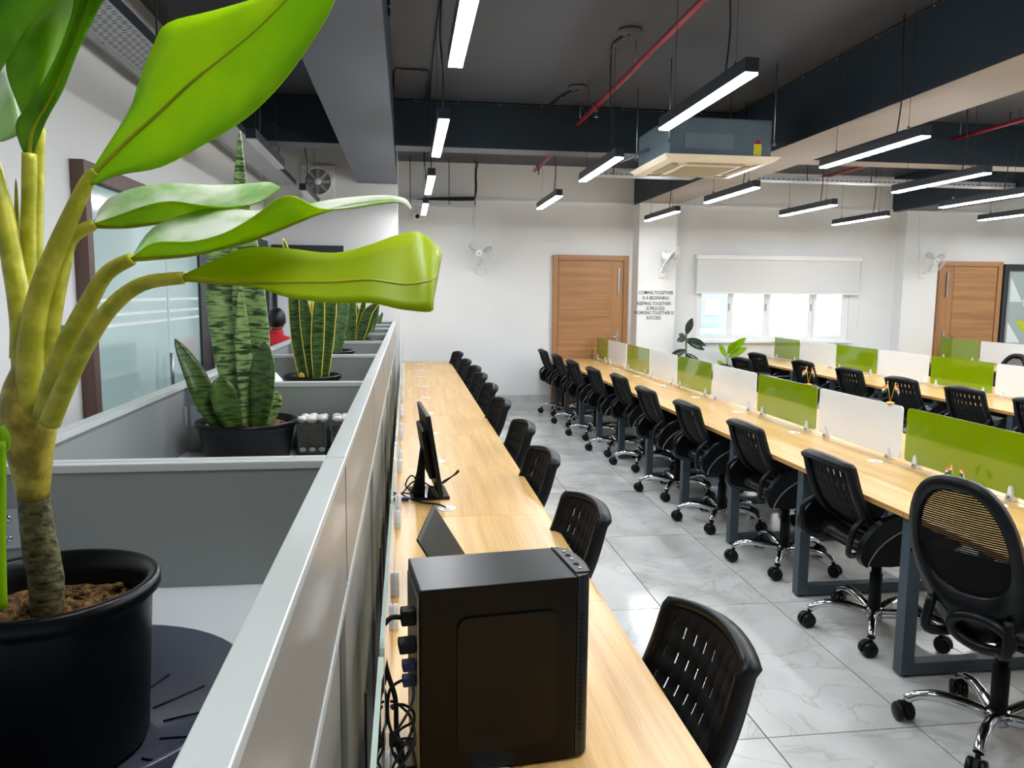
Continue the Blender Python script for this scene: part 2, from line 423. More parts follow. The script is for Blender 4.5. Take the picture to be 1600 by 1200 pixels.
MB().box(wx0 - .05, wx1 + .05, YF - .06, YF + .02, wz0 - .03, wz0 - .001, bev=.004).build('window_sill', M_trimw, win)

bl = thing('roller_blind', 'pale grey roller blind pulled halfway down over the wide window', 'blind', (5.5, YF - .06, 1.7))
MB().box(4.24, 6.80, YF - .075, YF - .068, 1.72, 2.20).build('blind_fabric', M_blind, bl)
MB().box(4.22, 6.83, YF - .10, YF - .03, 2.20, 2.275, bev=.012).build('cassette', M_trimw, bl)
MB().box(4.24, 6.80, YF - .082, YF - .062, 1.70, 1.725, bev=.006).build('bottom_bar', M_trimw, bl)
for x in (4.235, 6.815): MB().tube([(x, YF - .075, 2.2), (x, YF - .075, 1.2)], .003, 6).build('pull_cord', M_alu, bl)

# glazed partition at far right
gp = thing('window_2', None, None, (9.24, YF, 0)); gp['kind'] = 'structure'
MB().box(9.24, XR, YF - .07, YF - .001, 2.10, 2.20).box(9.24, 9.30, YF - .07, YF - .001, 0, 2.10).build('dark_frame', M_dkframe, gp)
MB().box(9.36, XR, YF - .035, YF - .022, 0.02, 2.098).build('pane', mat('grey_film_glass', (168, 182, 178), .15, var=.05, coat=.5), gp)
MB().box(9.33, 9.36, YF - .05, YF - .01, 0.02, 2.098).build('stile', M_steel, gp)
cols = {'l': (214, 222, 220), 'g': (120, 128, 128), 'y': (196, 208, 20), 'w': (232, 236, 234)}
def tri(P, k): MB().prism(P, YF - .0385, YF - .0355, 'y').build('film_shape', mat('film_' + k, cols[k], .3, var=.02), gp)
tri([(9.38, 1.62), (9.38, 2.0), (9.6, 1.62)], 'l'); tri([(9.6, 1.62), (9.85, 1.98), (10.1, 1.62)], 'l')
tri([(9.62, 1.6), (9.85, 1.6), (9.74, 1.32)], 'w'); tri([(9.5, 1.32), (9.85, 1.32), (9.85, .95)], 'y'); tri([(9.38, 1.3), (9.38, .98), (9.62, .98)], 'w')
tri([(9.38, .94), (9.6, .94), (9.49, .66)], 'g'); tri([(9.62, .94), (9.9, .94), (9.76, .62)], 'l'); tri([(9.9, 1.6), (10.2, 1.6), (10.05, 1.2)], 'g')

# glazing of the left wall ----------------------------------------------------
def left_glazing(n, y0, y1, zt, frame_m, pane_m, rear_dark=False):
    d = thing('door_%d' % n, None, None, (XL, y0, 0)); d['kind'] = 'structure'
    f = .075
    MB().box(XL + .001, XL + .07, y0, y0 + f, 0, zt, bev=.004).build('jamb', frame_m, d)
    MB().box(XL + .001, XL + .07, y1 - .03, y1, 0, zt, bev=.004).build('jamb', frame_m, d)
    MB().box(XL + .001, XL + .07, y0 + f, y1 - .03, zt - .09, zt, bev=.004).build('head', frame_m, d)
    if rear_dark: MB().box(XL + .005, XL + .05, y1 - .31, y1 - .031, 0.02, zt - .091).build('stile', M_dkframe, d)
    e = y1 - (.311 if rear_dark else .031)
    ym = y0 + f + (e - y0 - f) * .62
    for a, b_ in ((y0 + f + .002, ym - .004), (ym + .004, e - .002)):
        p = MB().box(XL + .02, XL + .032, a, b_, 0.02, zt - .092).build('pane', pane_m, d)
        for z in (1.46, 1.52, 1.60): MB().box(XL + .0325, XL + .0345, a + .02, b_ - .02, z, z + .018).build('film_stripe', M_stripe, p)
    MB().tube([(XL + .08, ym - .12, .95), (XL + .08, ym - .12, 1.25)], .012, 8).build('pull_handle', M_steel, d)
    return d
left_glazing(3, 4.16, 6.66, 2.31, M_brown, M_frost, True)
left_glazing(4, 7.05, 9.3, 2.25, M_dkframe, M_frost2)
ge = thing('door_5', None, None, (-1.6, YE, 0)); ge['kind'] = 'structure'
MB().box(XL + .08, -.74, YE - .06, YE - .001, 2.14, 2.22).build('head', M_dkframe, ge)
MB().box(XL + .08, XL + .13, YE - .06, YE - .001, 0, 2.14).box(-.79, -.74, YE - .06, YE - .001, 0, 2.14).build('jamb', M_dkframe, ge)
for a, b_ in ((XL + .132, -1.2), (-1.19, -.792)): MB().box(a, b_, YE - .035, YE - .02, .02, 2.138).build('pane', M_frost2, ge)

# ------------------------------------------------------------------ pendant lamps
lamp_n = {}
def lamp(x, y0, label, L=1.2, z=2.65, group='linear LED pendants under the dark ceiling', tilt=0.0, lit=True):
    t = thing('pendant_lamp', label, 'lamp', (x, y0 + L / 2, z), 0, group)
    MB().box(x - .033, x + .033, y0, y0 + L, z + .010, z + .075, bev=.003).build('housing', M_lampb, t)
    MB().box(x - .030, x + .030, y0 + .004, y0 + L - .004, z, z + .0098).build('diffuser', M_emit if lit else M_clip, t)
    for yy in (y0 + .18, y0 + L - .18):
        MB().tube([(x, yy, z + .075), (x, yy, ZC - .002)], .0016, 5).build('suspension_wire', M_wire, t)
        MB().lathe([(0, .0), (.012, .0), (.012, .02), (.004, .03)], (x, yy, z + .075), 10).build('gripper', M_steel, t)
    pts = cr([(x, y0 + .30, z + .075), (x + .012, y0 + .29, z + .3), (x - .008, y0 + .28, z + .55), (x, y0 + .30, ZC - .002)], 5)
    MB().tube(pts, .005, 6).build('power_cord', M_wire, t)
    if tilt: t.rotation_euler = (0, 0, tilt)
    return t
rows = [(.22, [0.15, 2.32, 4.57, 6.73, 8.78], 'above the long left desk'), (1.54, [1.2, 3.40, 5.57, 7.80], 'above the aisle'),
        (3.19, [.1, 2.30, 4.50, 6.83, 8.92], 'above the first screen bench'), (4.60, [1.3, 3.5, 5.70, 7.93], 'above the second aisle'),
        (5.85, [.1, 2.3, 4.5, 6.72, 8.88], 'above the second bench'), (7.27, [1.3, 3.5, 5.7, 7.9], 'right of the window'),
        (9.0, [.3, 2.5, 4.7, 6.9, 9.1], 'near the right wall')]
ordn = ['nearest', 'second', 'third', 'fourth', 'farthest']
for x, ys, where in rows:
    vis = 0
    for k, y in enumerate(ys):
        o_ = 'farthest' if k == len(ys) - 1 else ['nearest', 'second nearest', 'third nearest', 'fourth nearest'][k]
        lamp(x, y, 'dark slim pendant tube lamp %s, %s of its row' % (where, o_), tilt=0)
lamp(-1.0, 5.35, 'dark pendant tube lamp over the left corridor beside the perforated tray', lit=False)
lamp(-1.0, 7.9, 'dark pendant tube lamp over the left corridor below the exhaust fan', lit=False)
# ------------------------------------------------------------------ office chairs
def back_pt(u, v, hw0=.192, hw1=.180, z0=.545, z1=.905, x0=-.165, x1=-.335):
    """u -1..1 across, v 0..1 up: reclined, slightly dished back"""
    hw = hw0 + (hw1 - hw0) * v
    z = z0 + (z1 - z0) * v
    x = x0 + (x1 - x0) * v + .045 * (1 - v) ** 3 * 0 - .035 * math.sin(PI * min(1, v * 1.1)) * .6
    x += .035 * u * u + .05 * max(0, .22 - v) / .22
    if v > .9: z -= .018 * u * u * (v - .9) / .1
    return Vector((x, u * hw, z))
def caster(mb_fork, mb_wheel, px, py, ang):
    c, s = math.cos(ang), math.sin(ang)
    o = Vector((px, py, 0)); dx = Vector((c, s, 0)); dy = Vector((-s, c, 0))
    mb_fork.tube([o + Vector((0, 0, .092)), o + Vector((0, 0, .065))], .009, 8)
    # hood
    n0 = len(mb_fork.v)
    prof = [(.041 * math.cos(a) - .012, .036 + .041 * math.sin(a)) for a in [PI * k / 8 - .2 for k in range(10)]]
    mb_fork.prism(prof, -.008, .008, 'y'); mb_fork.xf(Matrix.Translation(o) @ Matrix.Rotation(ang, 4, 'Z'), n0)
    for sd in (-1, 1):
        n1 = len(mb_wheel.v)
        mb_wheel.lathe([(0, -.011), (.030, -.011), (.036, -.006), (.036, .006), (.030, .011), (0, .011)], (-.012, sd * .022, .0365), 14, axis='y')
        mb_wheel.xf(Matrix.Translation(o) @ Matrix.Rotation(ang, 4, 'Z'), n1)
def chair_base(t, rot=0.3):
    hub = MB().lathe([(0, .070), (.040, .070), (.044, .085), (.044, .115), (.036, .125), (0, .125)], n=20).build('hub', M_chrome, t, False)
    for k in range(5):
        a = rot + 2 * PI * k / 5; c, s = math.cos(a), math.sin(a)
        P = [(.035, .100), (.12, .122), (.20, .130), (.268, .116), (.308, .090)]
        mb = MB().tube([(r * c, r * s, z) for r, z in cr([(p, 0, q) for p, q in P], 3) for r, z in [(r, z)]] if False else [(v.x * c, v.x * s, v.z) for v in cr([(p, 0, q) for p, q in P], 3)], [.024] * 4 + [.022] * 4 + [.019] * 5, 10)
        leg = mb.build('leg', M_chrome, t, False)
        fo, wh = MB(), MB(); caster(fo, wh, .308 * c, .308 * s, a + random.uniform(-1.2, 1.2) + PI)
        cs = fo.build('caster', M_blackm, t, False); wh.build('wheel', M_black, cs, False)
    MB().lathe([(0, .125), (.030, .125), (.030, .30), (.024, .302), (.024, .44), (0, .44)], n=16).build('gas_lift', M_blackm, t, False)
    MB().box(-.12, .10, -.07, .07, .43, .468, bev=.01).tube([(.02, .06, .445), (.03, .20, .44), (.03, .25, .435)], .006, 6).build('tilt_mechanism', M_blackm, t, False)
def seat_mesh():
    mb = MB(); nx, ny = 12, 12; V = []; F = []
    def p(i, j, top):
        u = -1 + 2 * i / nx; v = -1 + 2 * j / ny
        # squircle outline
        k = max(abs(u), abs(v)) or 1e-6; r = (abs(u) ** 4 + abs(v) ** 4) ** .25 or 1e-6
        x = u * k / r * .235 + .02; y = v * k / r * .24
        e = max(abs(u), abs(v))
        z = .532 - .012 * (1 - u * u) * (1 - v * v) - .028 * max(0, u - .55) ** 2 * 4 if top else .462 + .02 * e ** 4
        if top: z -= .022 * e ** 8
        return (x, y, z)
    for top in (1, 0):
        o = len(V); V += [p(i, j, top) for i in range(nx + 1) for j in range(ny + 1)]
        for i in range(nx):
            for j in range(ny):
                a = o + i * (ny + 1) + j; F.append((a, a + 1, a + ny + 2, a + ny + 1))
    N = (nx + 1) * (ny + 1)
    rim = [i * (ny + 1) for i in range(nx)] + [nx * (ny + 1) + j for j in range(ny)] + [i * (ny + 1) + ny for i in range(nx, 0, -1)] + [j for j in range(ny, 0, -1)]
    for k in range(len(rim)):
        a, b = rim[k], rim[(k + 1) % len(rim)]; F.append((a, b, b + N, a + N))
    return mb.add(V, F, 0, True)
def arm_parts(t, sd):
    y0 = sd * .255
    # wing outline in (x, z)
    O = cr([(-.255, 0, .440), (-.282, 0, .480), (-.262, 0, .560), (-.19, 0, .640), (-.06, 0, .682), (.10, 0, .694), (.23, 0, .688)], 4)
    I = cr([(.23, 0, .660), (.10, 0, .648), (-.03, 0, .622), (-.13, 0, .580), (-.20, 0, .525), (-.240, 0, .465), (-.242, 0, .440)], 4)
    poly = [(p.x, p.z) for p in O] + [(p.x, p.z) for p in I]
    n_ = len(O); mb = MB(); ya, yb = y0 - .020, y0 + .020
    V = []
    for q in range(n_):
        a, b = O[q], I[n_ - 1 - q] if len(I) == n_ else I[min(len(I) - 1, len(I) - 1 - q)]
        V += [(a.x, ya, a.z), (a.x, yb, a.z), (b.x, yb, b.z), (b.x, ya, b.z)]
    F = []
    for q in range(n_ - 1):
        o = q * 4
        for k in range(4): F.append((o + k, o + (k + 1) % 4, o + 4 + (k + 1) % 4, o + 4 + k))
    F += [(0, 1, 2, 3), tuple((n_ - 1) * 4 + k for k in (3, 2, 1, 0))]
    arm = mb.add(V, F).build('armrest', M_black, t, False)
    # infill panel
    P = [(p.x, p.z) for p in I] + [(-.12, .430), (.06, .436), (.18, .49), (.228, .58)]
    MB().prism(P, y0 - .008, y0 + .008, 'y').build('side_panel', M_blackm, arm, False)
    pp = [(p.x + .005, y0 + sd * .010, p.z - .005) for p in I]
    MB().tube(pp, .0055, 6).build('piping', mat('silver_piping', (186, 189, 192), .35, .2), arm, False)
    MB().box(-.06, .10, min(sd * .12, y0), max(sd * .12, y0), .444, .458).build('arm_bracket', M_blackm, arm, False)
    return arm
def make_task_chair(name, label, group, base_rot=.3):
    t = thing(name, label, 'chair', (0, 0, 0), 0, group)
    chair_base(t, base_rot)
    seat_mesh().build('seat', M_fab, t, False)
    MB().box(-.19, .20, -.19, .19, .450, .470, bev=.008).build('seat_pan', M_blackm, t, False)
    # perforated back: real slots
    ncol, slots = 8, [(.08, .145), (.27, .335), (.43, .505), (.60, .675), (.77, .85)]
    us = []; sw = .021
    cen = [-.8 + 1.6 * k / (ncol - 1) for k in range(ncol)]
    us = [-1]
    for c in cen: us += [c - sw, c + sw]
    us += [1]
    vs = [0, .04]
    for a, b in slots: vs += [a, b]
    vs += [.96, 1.0]
    V = [back_pt(u, v) for v in vs for u in us]; F = []
    nu = len(us)
    slotset = {round(a, 3): k for k, (a, b) in enumerate(slots)}
    for i in range(len(vs) - 1):
        for j in range(nu - 1):
            isrow = round(vs[i], 3) in slotset
            isc = (j % 2 == 1)
            k = (j - 1) // 2
            if isrow and isc:
                r = slotset[round(vs[i], 3)]
                if not (r in (2, 3) and 1 < k < 7 and False): continue
            a = i * nu + j; F.append((a, a + 1, a + nu + 1, a + nu))
    bk = MB().add(V, F, 0, True).build('backrest', M_mesh, t, False)
    so = bk.modifiers.new('thickness', 'SOLIDIFY'); so.thickness = .004; so.offset = 0
    # frame round the back
    rim = [back_pt(-1, v) for v in [k / 12 for k in range(13)]] + [back_pt(u, 1) for u in [-.8 + .2 * k for k in range(9)]] + [back_pt(1, 1 - k / 12) for k in range(13)] + [back_pt(.8 - .2 * k, 0) for k in range(9)]
    fm = MB(); cc = back_pt(0, .5); V = []; F = []; nr = len(rim)
    for p in rim:
        o = Vector((0, p.y - cc.y, p.z - cc.z)).normalized()
        for a_, d_ in ((.013, .010), (.016, -.010), (.010, -.034), (-.008, -.036), (-.013, -.004), (-.008, .010)):
            V.append(p + o * a_ + Vector((d_, 0, d_ * .3)))
    for k in range(nr):
        l = (k + 1) % nr
        for q in range(6): F.append((k * 6 + q, l * 6 + q, l * 6 + (q + 1) % 6, k * 6 + (q + 1) % 6))
    fm.add(V, F, 0, True); fm.build('back_frame', M_black, t, False)
    # bracket joining back and seat: two J arms
    for sd in (-1, 1):
        br = MB(); P = cr([back_pt(sd * .98, .30) + Vector((-.02, sd * .012, 0)), Vector((-.285, sd * .215, .60)), Vector((-.292, sd * .20, .53)), Vector((-.270, sd * .17, .462)), Vector((-.14, sd * .11, .448))], 4)
        br.tube(P, .014, 8); br.build('back_bracket', M_black, t, False)
    for sd in (-1, 1): arm_parts(t, sd)
    return t
def make_mesh_chair(name, label, group):
    """taller chair: oval mesh back in a broad moulded frame"""
    t = thing(name, label, 'chair', (0, 0, 0), 0, group)
    chair_base(t, .9)
    seat_mesh().build('seat', M_fab, t, False)
    MB().box(-.19, .20, -.19, .19, .450, .470, bev=.008).build('seat_pan', M_blackm, t, False)
    def outl(a, k=1.0):
        # egg outline: param angle, v up
        y = math.cos(a); z = math.sin(a)
        hw = (.190 - .02 * max(0, z)) * (abs(y) ** .75) * (1 if y > 0 else -1)
        if k < 1 and z < 0: return hw * k, .80 - .17 * abs(z) ** .85 * k / .84
        return hw * k, .80 + (.27 if z > 0 else .34) * (abs(z) ** .85) * (1 if z > 0 else -1) * k
    def X(z): return -.215 - .20 * max(0, z - .55) / .52 - .03 * math.sin(max(0, min(1, (z - .5) / .55)) * PI)
    N = 40; fr = MB(); V = []
    for k in range(N):
        a = 2 * PI * k / N
        for kk, off in ((1.0, 0), (1.0, -.03), (.84, -.035), (.80, -.004)):
            y, z = outl(a, kk); V.append((X(z) + off + .04 * (y / .22) ** 2, y, z))
    F = []
    for k in range(N):
        l = (k + 1) % N
        for q in range(4): F.append((k * 4 + q, l * 4 + q, l * 4 + (q + 1) % 4, k * 4 + (q + 1) % 4))
    fr.add(V, F, 0, True).build('back_frame', M_black, t, False)
    # woven strips, open between
    ms = MB(); z = .64
    while z < 1.025:
        # half width at this height
        sgn = 1 if z > .80 else -1
        zz = min(1, (abs(z - .80) / (.27 * .84 if sgn > 0 else .17))) ** (1 / .85)
        y_ = math.sqrt(max(0, 1 - zz * zz)); hw = (.190 - .02 * max(0, zz * sgn)) * y_ ** .75 * .84
        if hw > .02:
            pts = []
            th = .0066 if z > .80 else .0078
            for q in range(9):
                y = -hw + 2 * hw * q / 8
                pts.append((X(z) - .012 + .04 * (y / .22) ** 2, y))
            V = []; F = []
            for (x, y) in pts: V += [(x, y, z - th / 2), (x, y, z + th / 2)]
            for q in range(8): F.append((2 * q, 2 * q + 2, 2 * q + 3, 2 * q + 1))
            ms.add(V, F)
        z += .0085
    ms.build('back_mesh', M_mesh, t, False)
    # lower back carrier with loop opening
    lp = []
    for k in range(24):
        a = 2 * PI * k / 24; lp.append((-.272 - .01 * math.sin(a), -.045 + .10 * math.cos(a), .505 + .055 * math.sin(a)))
    MB().tube(lp, .020, 8, closed=True).tube(cr([(-.27, -.13, .58), (-.285, -.14, .47), (-.25, -.10, .455), (-.12, -.08, .445)], 4), .018, 8)\
        .tube(cr([(-.27, .13, .58), (-.285, .14, .47), (-.25, .10, .455), (-.12, .08, .445)], 4), .018, 8).build('back_carrier', M_black, t, False)
    MB().box(-.225, -.205, -.13, .13, .64, .72, bev=.006).build('lumbar_pad', M_blackm, t, False)
    for sd in (-1, 1):
        MB().tube(cr([(-.02, sd * .12, .455), (-.02, sd * .25, .46), (-.03, sd * .27, .53), (-.03, sd * .27, .66)], 4), .016, 8).box(-.13, .11, sd * .27 - .04, sd * .27 + .04, .665, .69, bev=.01).build('armrest', M_black, t, False)
    return t

def orient(o, loc, rot): o.location = loc; o.rotation_euler = (0, 0, rot)
G1 = 'black task chairs along the first screen bench'
ch0 = make_task_chair('office_chair', 'x', G1)
proto_used = []
def chair(x, y, deg, label, group):
    if not proto_used:
        proto_used.append(1); orient(ch0, (x, y, 0), math.radians(deg)); ch0['label'] = label; ch0['group'] = group; return ch0
    return dup(ch0, (x, y, 0), math.radians(deg), label, group)
onames = ['second', 'third', 'fourth', 'fifth', 'sixth', 'seventh', 'eighth', 'ninth', 'tenth', 'eleventh']
B1 = [(2.31, 3.41, 2), (2.33, 4.38, 3), (2.29, 5.26, 2), (2.26, 6.12, 2), (2.32, 7.16, 3), (2.24, 7.86, 2), (2.21, 8.76, 3), (2.20, 9.62, 2), (2.18, 10.52, 2)]
for k, (x, y, a) in enumerate(B1):
    chair(x, y, a, 'black slotted-back chair on the aisle side of the first bench, %s from the front' % onames[k], G1)
mc = make_mesh_chair('office_chair', 'tall black chair with oval mesh back, nearest chair at the first bench', None)
orient(mc, (2.20, 2.46, 0), math.radians(24))
GL = 'black task chairs along the long left desk'
BL = [(.385, 1.60, 185), (.345, 2.66, 187), (.35, 3.58, 186), (.375, 4.42, 185), (.365, 5.42, 187), (.385, 6.36, 186), (.39, 7.24, 186), (.40, 7.97, 188), (.37, 8.83, 187), (.36, 10.0, 190)]
for k, (x, y, a) in enumerate(BL):
    chair(x, y, a, 'black slotted-back chair pushed under the long left desk, %s' % ('nearest of its row' if k == 0 else onames[k - 1] + ' from the front'), GL)
G2 = 'black task chairs along the second screen bench'
for k, (x, y, a) in enumerate([(5.02, 5.20, 6), (5.02, 5.98, 8), (4.97, 6.76, 8), (5.01, 7.70, 7), (4.98, 8.62, 6), (4.99, 9.85, 6), (4.42, 9.1, 8)]):
    chair(x, y, a, 'black slotted-back chair on the near side of the second bench, %s' % ('nearest of its row' if k == 0 else onames[k - 1] + ' from the right edge'), G2)
for k, (x, y, a) in enumerate([(3.11, 5.25, 182), (3.12, 6.16, 177), (3.14, 7.06, 182), (3.16, 8.0, 184), (3.11, 8.9, 180)]):
    chair(x, y, a, 'black task chair tucked at the far side of the first bench, %s' % ('nearest' if k == 0 else onames[k - 1] + ' from the front'), 'chairs behind the first row of screens')
chair(6.12, 9.10, 178, 'black chair top showing behind the white screen left of the second oak door', 'chairs behind the second row of screens')
chair(6.12, 8.42, 182, 'black chair top showing behind the near green screen of the second bench', 'chairs behind the second row of screens')
dup(mc, (6.20, 7.52, 0), math.radians(184), 'tall black chair behind the gap between green and white screens at right', 'tall black oval-back chairs')
mc['group'] = 'tall black oval-back chairs'

# ------------------------------------------------------------------ screens and clips
def clip_mesh():
    mb = MB()
    prof = cr([(-.020, 0, 0), (-.019, 0, .022), (-.010, 0, .055), (-.001, 0, .068), (.006, 0, .06), (.012, 0, .03), (.020, 0, 0)], 3)
    P = [(p.x, p.z) for p in prof]
    mb.prism(P, -.017, -.0045, 'x'); mb.prism(P, .0045, .017, 'x')
    mb.box(-.017, .017, -.020, .020, 0, .022)
    return mb
CLIP = clip_mesh().mesh('clip', M_clip)
SCREW = MB().lathe([(0, .0), (.004, .0), (.004, .003), (0, .003)], (0, 0, 0), 8, axis='x').mesh('screw', M_black)
SCR = {}
def screen(x, y0, y1, z, h, m_, label, group, name='desk_screen', glassy=False):
    t = thing(name, label, 'desk screen', (x, (y0 + y1) / 2, z), 0, group)
    key = (round(y1 - y0, 3), h, m_.name)
    if key not in SCR:
        d = (y1 - y0) / 2
        mb = MB().prism(rrect(-d, d, .022, h, .022), -.004, .004, 'x')
        if m_ is M_gglass:
            for q_ in range(2, len(mb.mi)): mb.mi[q_] = 1
        SCR[key] = mb.mesh('panel', (m_, M_gedge))
    p = bpy.data.objects.new('panel', SCR[key]); col.objects.link(p); p.parent = t
    for s in (-1, 1):
        c = bpy.data.objects.new('clip', CLIP); col.objects.link(c); c.parent = t; c.location = (0, s * ((y1 - y0) / 2 - .10), .001)
        q = bpy.data.objects.new('screw', SCREW); col.objects.link(q); q.parent = c; q.location = (-.0205, 0, .014)
    return t

# ------------------------------------------------------------------ benches
DZ = .745
def frame_leg(x0, x1, y, parent, xm=None):
    mb = MB(); s = .03
    mb.box(x0, x0 + .06, y - s, y + s, .012, DZ - .026, bev=.003).box(x1 - .06, x1, y - s, y + s, .012, DZ - .026, bev=.003)
    mb.box(x0 + .06, x1 - .06, y - s, y + s, .012, .066, bev=.003).box(x0 + .06, x1 - .06, y - s, y + s, DZ - .075, DZ - .026)
    o = mb.build('leg_frame', M_leg, parent)
    for fx in (x0 + .04, x1 - .04): MB().lathe([(0, 0), (.018, 0), (.018, .012), (0, .012)], (fx, y, 0), 10).build('foot', M_blackm, o)
    return o
GR_R = MB().lathe([(.030, .0), (.042, .0), (.042, .003), (.036, .005), (.030, .004)], n=20).mesh('grommet', M_clip)
GR_D = MB().lathe([(0, .0036), (.030, .0036)], n=20).add([(-.012, -.026, .0042), (.012, -.026, .0042), (.012, -.012, .0042), (-.012, -.012, .0042)], [(0, 1, 2, 3)], 1).mesh('lid', (M_clip, M_cabdark))
def grommet(x, y, parent):
    g_ = bpy.data.objects.new('grommet', GR_R); col.objects.link(g_); g_.parent = parent
    g_.location = Vector((x, y, DZ)) - parent.location
    d_ = bpy.data.objects.new('lid', GR_D); col.objects.link(d_); d_.parent = g_
def desktop(x0, x1, y0, y1, parent, edges=()):
    o = MB().box(x0, x1, y0 + .0008, y1 - .0008, DZ - .025, DZ).build('desktop', M_oak, parent)
    for e in edges:
        MB().box(e - .0012, e + .0012, y0 + .0008, y1 - .0008, DZ - .025, DZ - .001).build('edge_band', M_oakedge, o)
    return o
P_ = .91
def bench(xc, hw, ybounds, label, first_green, far_edge=True, grp='green and white screens'):
    t = thing('workstation_bench', label, 'desk', (xc, ybounds[0], 0))
    for a, b in zip(ybounds, ybounds[1:]):
        desktop(xc - hw, xc - .004, a, b, t, (xc - hw,)); desktop(xc + .004, xc + hw, a, b, t, (xc + hw,))
        grommet(xc - .13, a + .03 + .02, t); grommet(xc + .13, b - .05, t)
    for y in ybounds: frame_leg(xc - hw + .02, xc + hw - .02, min(max(y, ybounds[0] + .04), ybounds[-1] - .04), t)
    for sx in (-.15, .15): MB().box(xc + sx - .02, xc + sx + .02, ybounds[0] + .05, ybounds[-1] - .05, DZ - .10, DZ - .076).build('under_beam', M_blackm, t)
    MB().box(xc - .12, xc + .12, ybounds[0] + .1, ybounds[-1] - .1, DZ - .16, DZ - .105).build('cable_tray', M_blackm, t)
    return t
b1 = [3.88 + P_ * k for k in range(-3, 8)] + [10.93]
bench(2.74, .62, b1, 'long oak bench with slate leg frames beside the aisle, green and white screens along it', True)
sc_names = {-3: 'cut off at right', -2: 'beside the frame edge', -1: 'nearest in view', 0: 'with the flag stand on its top edge', 1: 'third from the front', 2: 'fourth from the front', 3: 'fifth from the front', 4: 'sixth from the front', 5: 'seventh from the front', 6: 'eighth from the front', 7: 'last before the oak door'}
for i, (a, b) in enumerate(zip(b1, b1[1:])):
    k = i - 3; gr = (k % 2 == 1)
    screen(2.74, a + .02, b - .02, DZ, .315, M_green if gr else M_white,
           '%s desk screen on the first bench, %s' % ('glossy green' if gr else 'frosted white', sc_names[k]), 'screens of the first bench')
b2 = [6.53 + P_ * k for k in range(-4, 4)] + [10.15, 10.93]
b2 = [6.53 + .91 * k for k in range(-4, 5)] + [10.95]
bench(5.50, .62, b2, 'long oak bench in front of the window, second from the left', True)
n2 = {-4: 'out at right', -3: 'second out at right', -2: 'third out at right', -1: 'at the right edge of the picture', 0: 'in front of the second oak door', 1: 'third from the right edge', 2: 'fourth from the right edge', 3: 'below the right window pane', 4: 'farthest, below the middle panes'}
for i, (a, b) in enumerate(zip(b2, b2[1:])):
    k = i - 4; gr = (k % 2 == 0)
    screen(5.50, a + .02, b - .02, DZ, .315, M_green if gr else M_white,
           '%s desk screen on the second bench, %s' % ('glossy green' if gr else 'frosted white', n2[k]), 'screens of the second bench')
b3 = [9.10 - .91 * k for k in range(7, 0, -1)] + [9.10, 10.0, 10.85]
bench(8.15, .62, b3, 'oak bench at the far right in front of the second oak door', True)
for i, (a, b) in enumerate(zip(b3, b3[1:])):
    k = len(b3) - 2 - i; gr = (k % 2 == 0)
    screen(8.15, a + .02, b - .02, DZ, .315, M_green if gr else M_white,
           '%s desk screen on the third bench, %s' % ('glossy green' if gr else 'frosted white', 'farthest' if k == 0 else onames[k - 1] + ' from the door'), 'screens of the third bench')

# long left desk
LD0, LD1 = -.062, .585
bl_y = [2.17 - .93 * 2, 2.17 - .93, 2.17, 3.10, 4.05, 4.94, 5.80, 6.72, 7.62, 8.52, 9.42, 10.55]
ld = thing('workstation_desk', 'long single oak desk running beside the planter cabinets on the left', 'desk', (.26, bl_y[0], 0))
for a, b in zip(bl_y, bl_y[1:]): desktop(LD0, LD1, a, b, ld, (LD1,))
for y in (.35, 1.35, 3.22, 4.16, 5.01, 5.88, 6.78, 7.6, 8.5, 9.3, 10.1): grommet(.165, y, ld)
for y in bl_y: frame_leg(LD0 + .02, LD1 - .03, min(max(y, bl_y[0] + .04), bl_y[-1] - .04), ld)
MB().box(-.02, .04, bl_y[0] + .05, bl_y[-1] - .05, DZ - .12, DZ - .076).build('under_beam', M_blackm, ld)
gl_l = ['nearest, in front of the tower', 'beside the black computer tower', 'beside the open laptop', 'beside the black monitor'] + [o + ' from the front' for o in onames[3:]]
for i, (a, b) in enumerate(zip(bl_y, bl_y[1:])):
    screen(-.045, a + .02, b - .02, DZ, .33, M_gglass, 'clear green-edged glass screen on the left desk, %s' % gl_l[i], 'glass screens of the left desk')

